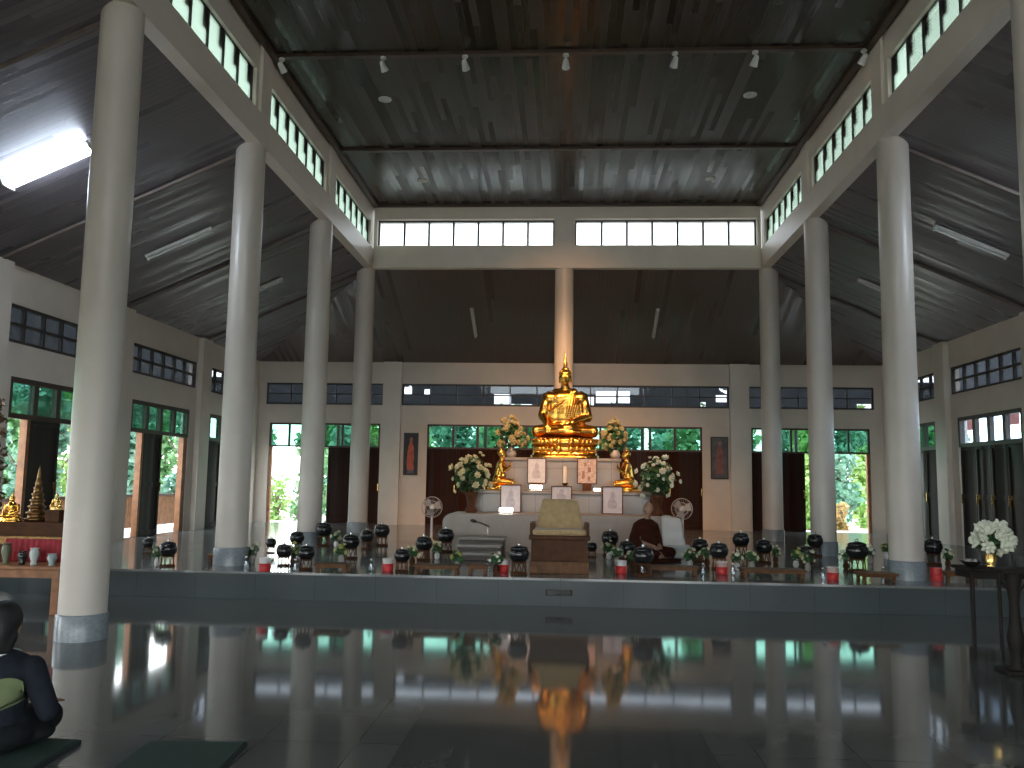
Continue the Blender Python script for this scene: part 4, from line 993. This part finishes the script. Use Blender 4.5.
# ------------------------------------------------------------------ foreground mats and person
def mat_thing(label, corners, th=.03):
    c = [Vector(q) for q in corners]; ctr = sum(c, Vector())/4
    t = thing('floor_mat', label, 'mat', (ctr.x, ctr.y, 0), 0, 'green sitting mats')
    def ins(k, z_): return [(q.x-ctr.x)*k for q in c], z_
    b = MB(); lo = [((q.x-ctr.x)*.995, (q.y-ctr.y)*.995, 0) for q in c]; hi = [((q.x-ctr.x)*.995, (q.y-ctr.y)*.995, th-.004) for q in c]
    b.add(lo+hi, [(0, 1, 2, 3), (4, 5, 6, 7)]+[(i, 4+i, 4+(i+1) % 4, (i+1) % 4) for i in range(4)]); b.build('mat_edge', MATE, t)
    b = MB(); hi = [((q.x-ctr.x)*.965, (q.y-ctr.y)*.965, th-.004) for q in c]; h2 = [((q.x-ctr.x)*.955, (q.y-ctr.y)*.955, th+.003) for q in c]
    b.add(hi+h2, [(0, 1, 2, 3), (4, 5, 6, 7)]+[(i, 4+i, 4+(i+1) % 4, (i+1) % 4) for i in range(4)]); b.build('mat_top', MATG, t)
    return t
a = at_z(150, 740, .03); bq = at_z(248, 741, .03)
mat_thing('green sitting mat on the floor at the bottom, right of the person', [(a.x, a.y, 0), (bq.x, bq.y, 0), (bq.x+.08, bq.y-1.1, 0), (a.x+.08, a.y-1.1, 0)])
q = at_z(82, 739, .03)
mat_thing('dark mat beneath the seated person at the left bottom corner', [(q.x-.85, q.y+.04, 0), (q.x, q.y, 0), (q.x+.05, q.y-.85, 0), (q.x-.8, q.y-.85, 0)])

def sitter():
    # local frame: facing +y, seated cross legged, then turned towards the altar
    base = at_z(10, 752, .03)
    t = thing('person', 'seated person with black hair and dark shirt with an olive print, bottom left corner', 'person', (-3.2, 4.93, .033), .12); t.scale = (1.05,)*3
    H = [('e', (0, -.02, .09), (.19, .15, .10)), ('c', (0, 0, .1), .14, (0, .02, .36), .135), ('e', (0, .0, .42), (.18, .11, .10)), ('c', (0, .02, .48), .055, (0, .05, .56), .05),
         ('e', (0, .06, .655), (.075, .095, .11)), ('e', (0, .155, .645), (.013, .02, .02)), ('e', (.076, .05, .65), (.012, .022, .032)), ('e', (-.076, .05, .65), (.012, .022, .032)), ('e', (0, .135, .60), (.03, .02, .02)),
         ('c', (.1, .03, .1), .09, (.15, .32, .09), .065), ('c', (-.1, .03, .1), .09, (-.2, .30, .09), .065),
         ('c', (.15, .32, .08), .055, (-.04, .34, .05), .04), ('c', (-.2, .30, .08), .055, (.06, .30, .06), .04),
         ('e', (-.09, .35, .04), (.07, .04, .035)), ('e', (.11, .32, .04), (.07, .04, .035)),
         ('c', (.19, 0, .43), .05, (.27, .02, .2), .042), ('c', (.27, .02, .2), .04, (.2, .24, .2), .028),
         ('c', (-.19, 0, .43), .05, (-.27, .02, .2), .042), ('c', (-.27, .02, .2), .04, (-.2, .24, .2), .028),
         ('e', (.19, .28, .19), (.035, .045, .018)), ('e', (-.19, .28, .19), (.035, .045, .018))]
    for s in (-1, 1):
        for k in range(4): H.append(('c', (s*(.17+.017*k), .3, .19), .0085, (s*(.165+.019*k), .36-.006*abs(k-1), .175), .0075))
        H.append(('c', (s*.165, .27, .19), .009, (s*.14, .31, .185), .008))
    bo = body('body', SKIN, H, .009, t, 2)
    sh = body('shirt', SHIRT, [('c', (0, -.01, .12), .175, (0, .015, .36), .155), ('e', (0, 0, .42), (.215, .135, .115)), ('e', (0, .02, .49), (.09, .075, .04)),
                          ('c', (.19, 0, .43), .07, (.275, .02, .21), .06), ('c', (.275, .02, .2), .056, (.22, .17, .2), .045), ('c', (-.19, 0, .43), .07, (-.275, .02, .21), .06), ('c', (-.275, .02, .2), .056, (-.22, .17, .2), .045)], .011, bo, 2)
    body('trousers', TROU, [('e', (0, -.02, .09), (.22, .18, .11)), ('c', (.1, .03, .11), .11, (.15, .31, .1), .085), ('c', (-.1, .03, .11), .11, (-.2, .29, .1), .085), ('c', (.15, .31, .085), .075, (.06, .32, .06), .055), ('c', (-.2, .29, .085), .075, (-.02, .31, .07), .055), ('e', (0, .12, .06), (.28, .18, .07))], .012, bo, 2)
    # collar and olive print across the back
    MB().ring((0, .015, .508), .098, .009, 'z').build('collar', WHC, bo)
    b = MB(); n = 14; vs = []
    for j in range(11):
        for i in range(n+1):
            u = -1+2*i/n; v_ = -1+2*j/10; k = (1-.28*abs(v_)**3); vs.append((.06+.13*u*k, -.4, .315+.085*v_*(1-.25*abs(u)**3)+.02*u))
    b.add(vs, [(j*(n+1)+i, j*(n+1)+i+1, (j+1)*(n+1)+i+1, (j+1)*(n+1)+i) for j in range(10) for i in range(n)], True)
    o = b.build('shirt_print', PATCH, bo); sw = o.modifiers.new('w', 'SHRINKWRAP'); sw.target = sh; sw.wrap_method = 'PROJECT'; sw.use_project_x = False; sw.use_project_y = True; sw.use_positive_direction = True; sw.use_negative_direction = False; sw.offset = .02; sw.wrap_mode = 'ABOVE_SURFACE'
    # hair: cap, fringe, tied at the nape
    body('hair', HAIR, [('e', (0, .03, .685), (.095, .115, .105)), ('e', (0, -.03, .64), (.085, .07, .11)), ('c', (.06, .0, .6), .04, (.05, -.02, .53), .03), ('c', (-.06, .0, .6), .04, (-.05, -.02, .53), .03), ('e', (0, -.04, .57), (.07, .045, .06)), ('c', (0, .12, .735), .02, (.02, .19, .70), .008)], .010, bo, 2)
sitter()

# ------------------------------------------------------------------ outside
b = MB(); b.box(-60, -30, -.4, 60, 80, -.16)
struct(b, 'ground', mat('pale_dry_ground', (.3, .27, .2), .9, var=.3, scale=.6))
b = MB(); b.box(-10.6, 10, -.16, -8.68, 24.6, .3); b.box(8.68, 10, -.16, 10.6, 24.6, .3); b.box(-10.6, 23.71, -.16, 10.6, 25.6, .3); struct(b, 'floor_veranda', mat('pale_cement', (.5, .5, .47), .6, var=.1))
# veranda balustrades on the left
for k, (ya, yb_) in enumerate([(12.3, 15.8), (16.1, 19.6), (19.9, 23.4)]):
    t = thing('balustrade', ['orange slatted wooden balustrade outside the nearest left doorway', 'orange slatted wooden balustrade outside the second left doorway', 'orange slatted wooden balustrade outside the farthest left doorway'][k], 'balustrade', (-9.6, ya, .3), 0, 'wooden balustrades of the veranda')
    MB().box(-.04, 0, .8, .04, yb_-ya, .86).build('top_rail', DARKW, t); MB().box(-.03, 0, .12, .03, yb_-ya, .18).build('bottom_rail', ORANGE, t)
    b = MB(); y = .03
    while y < yb_-ya-.03: b.box(-.015, y, .18, .015, y+.075, .8); y += .1
    b.build('slats', ORANGE, t)
    for y in (0, yb_-ya-.08): MB().box(-.04, y, 0, .04, y+.08, .8).build('post', DARKW, t)
# added dark sheets beyond the windows; gaps at the back mimic reflections in glass
SCR = mat('dark_screen_sheet', (.014, .016, .018), .7, var=.3, scale=2)
SCR2 = mat('grey_screen_sheet', (.06, .065, .075), .7, var=.3, scale=2)
def back_screen():
    holes = []
    yr = 26.5
    def rect(x0, y0_, x1, y1_):
        a = at_y(x0, y1_, yr); c = at_y(x1, y0_, yr); holes.append((a.x, c.x, a.z, c.z))
    for r in [(404, 387, 412, 394), (424, 389, 431, 395), (451, 404, 456, 407), (494, 394, 511, 404), (511, 404, 532, 408), (584, 396, 594, 405), (596, 391, 616, 403), (617, 391, 630, 403), (700, 402, 706, 408), (716, 395, 727, 402), (857, 404, 872, 410)]: rect(*r)
    t = wall('trim_%d' % tn, SCR, 'y', yr, yr+.1, -12, 12, 3.45, 4.7, holes)
back_screen(); tn += 1
b = MB()
for x in (-11.8, -7, -2.4, 2.4, 7, 11.8): b.cyl((x, 26.6, -.2), (x, 26.6, 3.5), .06, n=10)
struct(b, 'trim_%d' % tn, DARKW); tn += 1
for s in (-1, 1):
    b = MB(); b.box(s*11.2-.05, -4, 3.75, s*11.2+.05, 26.5, 6.2); struct(b, 'trim_%d' % tn, SCR if s < 0 else SCR2); tn += 1
# red banners under the right eave
for y, zt_, lab in ((24.65, 3.76, 'narrow red banner outside the right transom, nearer the corner'), (22.2, 3.76, 'red banner outside the right transom, nearer the viewer')):
    x = 11.2
    t = thing('banner', lab, 'banner', (x, y, zt_-.7), 0, 'red banners outside on the right')
    MB().box(-.01, -.22, .1, .01, .22, .7).build('banner_cloth', mat('faded_red_cloth', (.3, .07, .05), .8, var=.2), t); MB().cyl((0, -.25, .69), (0, .25, .69), .012, n=8).build('rod', DARKW, t)

# trees and shrubs
LV = [leaf_mat('leaves_mid', (.07, .22, .07), (.3, .48, .25)), leaf_mat('leaves_blue', (.08, .24, .16), (.32, .5, .4)), leaf_mat('leaves_lime', (.2, .38, .1), (.45, .62, .22)), leaf_mat('leaves_ochre', (.3, .22, .08), (.6, .42, .2))]
BARK = mat('bark', (.2, .16, .12), .9, var=.3, scale=10)
def tree(x, y, h, r, kind, seed, label, n=1500, ls=.3):
    rr = random.Random(seed); t = thing('tree' if h > 2.6 else 'shrub', label, 'tree' if h > 2.6 else 'shrub', (x, y, -.16), 0, 'trees and shrubs outside'); R0_ = r; r = r/1.0
    b = MB(); b.cyl((0, 0, 0), (0, 0, h*.75), .09, .04, 8)
    for k in range(6):
        a = rr.uniform(0, 6.3); z_ = h*rr.uniform(.25, .6); b.cyl((0, 0, z_), (r*.7*math.cos(a), r*.7*math.sin(a), z_+h*.22), .035, .012, 6)
    b.build('trunk', BARK, t)
    b = MB()
    for k in range(9):
        a = rr.uniform(0, 6.3); q = rr.uniform(0, .45)*r; leaves(b, (q*math.cos(a), q*math.sin(a), h*(.12+.78*k/8)), (r*.5, r*.5, h*.14), n//9, ls, seed*10+k)
    b.build('foliage', LV[kind], t)
spots = []
# behind the back doors
back = [(-11.4+1.98*i, 30.4 if i % 2 == 0 else 33.0, 4.2+.15*(i % 3), 1.15, [1, 0, 1, 2, 1, 0, 1][i % 7]) for i in range(14)]
for i, (x, y, h, r, k) in enumerate(back):
    if i == 11: y = 33.5
    tree(x, y, h, r, k, 300+i, 'leafy tree seen through the back doorways and transoms, %s' % ordinal(i, 14))
for i in range(12):
    tree(-13.5+2.6*i, 37.5+(i % 2)*2.6, 5.0, 1.35, [0, 1, 2, 1][i % 4], 700+i, 'tree in the rear row of greenery behind the building, %s' % ordinal(i, 12), 1300, .36)
for i in range(7):
    tree(-17.2-.8*(i % 2), 18.5+2.9*i, 5.0, 1.4, [0, 2, 1][i % 3], 740+i, 'tree in the rear row of greenery outside the left wall, %s' % ['nearest', 'second nearest', 'third nearest', 'middle', 'third farthest', 'second farthest', 'farthest'][i], 1300, .36)
for i, (x, y, h, r, k) in enumerate([(10.0, 28.6, 2.0, .6, 3), (11.4, 28.4, 1.3, .5, 2), (-9.3, 28.0, 1.8, .7, 2), (8.7, 28.2, 1.2, .35, 3), (-10.8, 28.3, 2.4, .7, 1), (-8.0, 28.0, 1.5, .45, 0)]):
    tree(x, y, h, r, k, 400+i, ['ochre shrub seen through the open back doorway on the right', 'low lime shrub beside the ochre one at the right', 'lime shrub outside the open back doorway on the left', 'small ochre shrub outside the back right doorway', 'bluish green shrub outside the back left doorway, leftmost', 'small dark green shrub outside the back left doorway, beside the dark door leaf'][i], 350, .2)
for i in range(8):
    tree(-13.4-.9*(i % 2), 16.8+2.25*i, 4.3, 1.12, [2, 0, 1, 2, 1, 0, 1, 0][i], 500+i, 'tree outside the left wall, %s' % ['nearest', 'second nearest', 'third nearest', 'fourth nearest', 'fourth farthest', 'third farthest', 'second farthest', 'farthest'][i])
for i, (x, y, h, r, k) in enumerate([(17.6, 43.5, 4.6, 1.5, 1), (17.6, 47.5, 4.8, 1.5, 0)]):
    tree(x, y, h, r, k, 600+i, 'tree outside the far right corner, %s one' % ['nearer', 'farther'][i])

# ------------------------------------------------------------------ world and colour
w = bpy.data.worlds.new('sky'); bpy.context.scene.world = w; w.use_nodes = True
nt = w.node_tree; bg = nt.nodes['Background']
tc = nt.nodes.new('ShaderNodeTexCoord'); sp = nt.nodes.new('ShaderNodeSeparateXYZ'); L(nt, tc.outputs['Generated'], sp.inputs[0])
r = nt.nodes.new('ShaderNodeValToRGB'); r.color_ramp.elements[0].position = .0; r.color_ramp.elements[1].position = .8
r.color_ramp.elements[0].color = (.95, 1, 1, 1); r.color_ramp.elements[1].color = (.8, .9, 1, 1)
L(nt, sp.outputs['Z'], r.inputs[0]); L(nt, r.outputs[0], bg.inputs[0]); bg.inputs[1].default_value = 6.5
sc = bpy.context.scene
sc.view_settings.view_transform = 'Standard'; sc.view_settings.look = 'None'; sc.view_settings.gamma = 1; sc.view_settings.use_curve_mapping = False
sc.view_settings.exposure = .5
sc.cycles.max_bounces = 8; sc.cycles.diffuse_bounces = 5; sc.cycles.transparent_max_bounces = 12
sc.cycles.sample_clamp_indirect = 6
sc.cycles.use_denoising = True
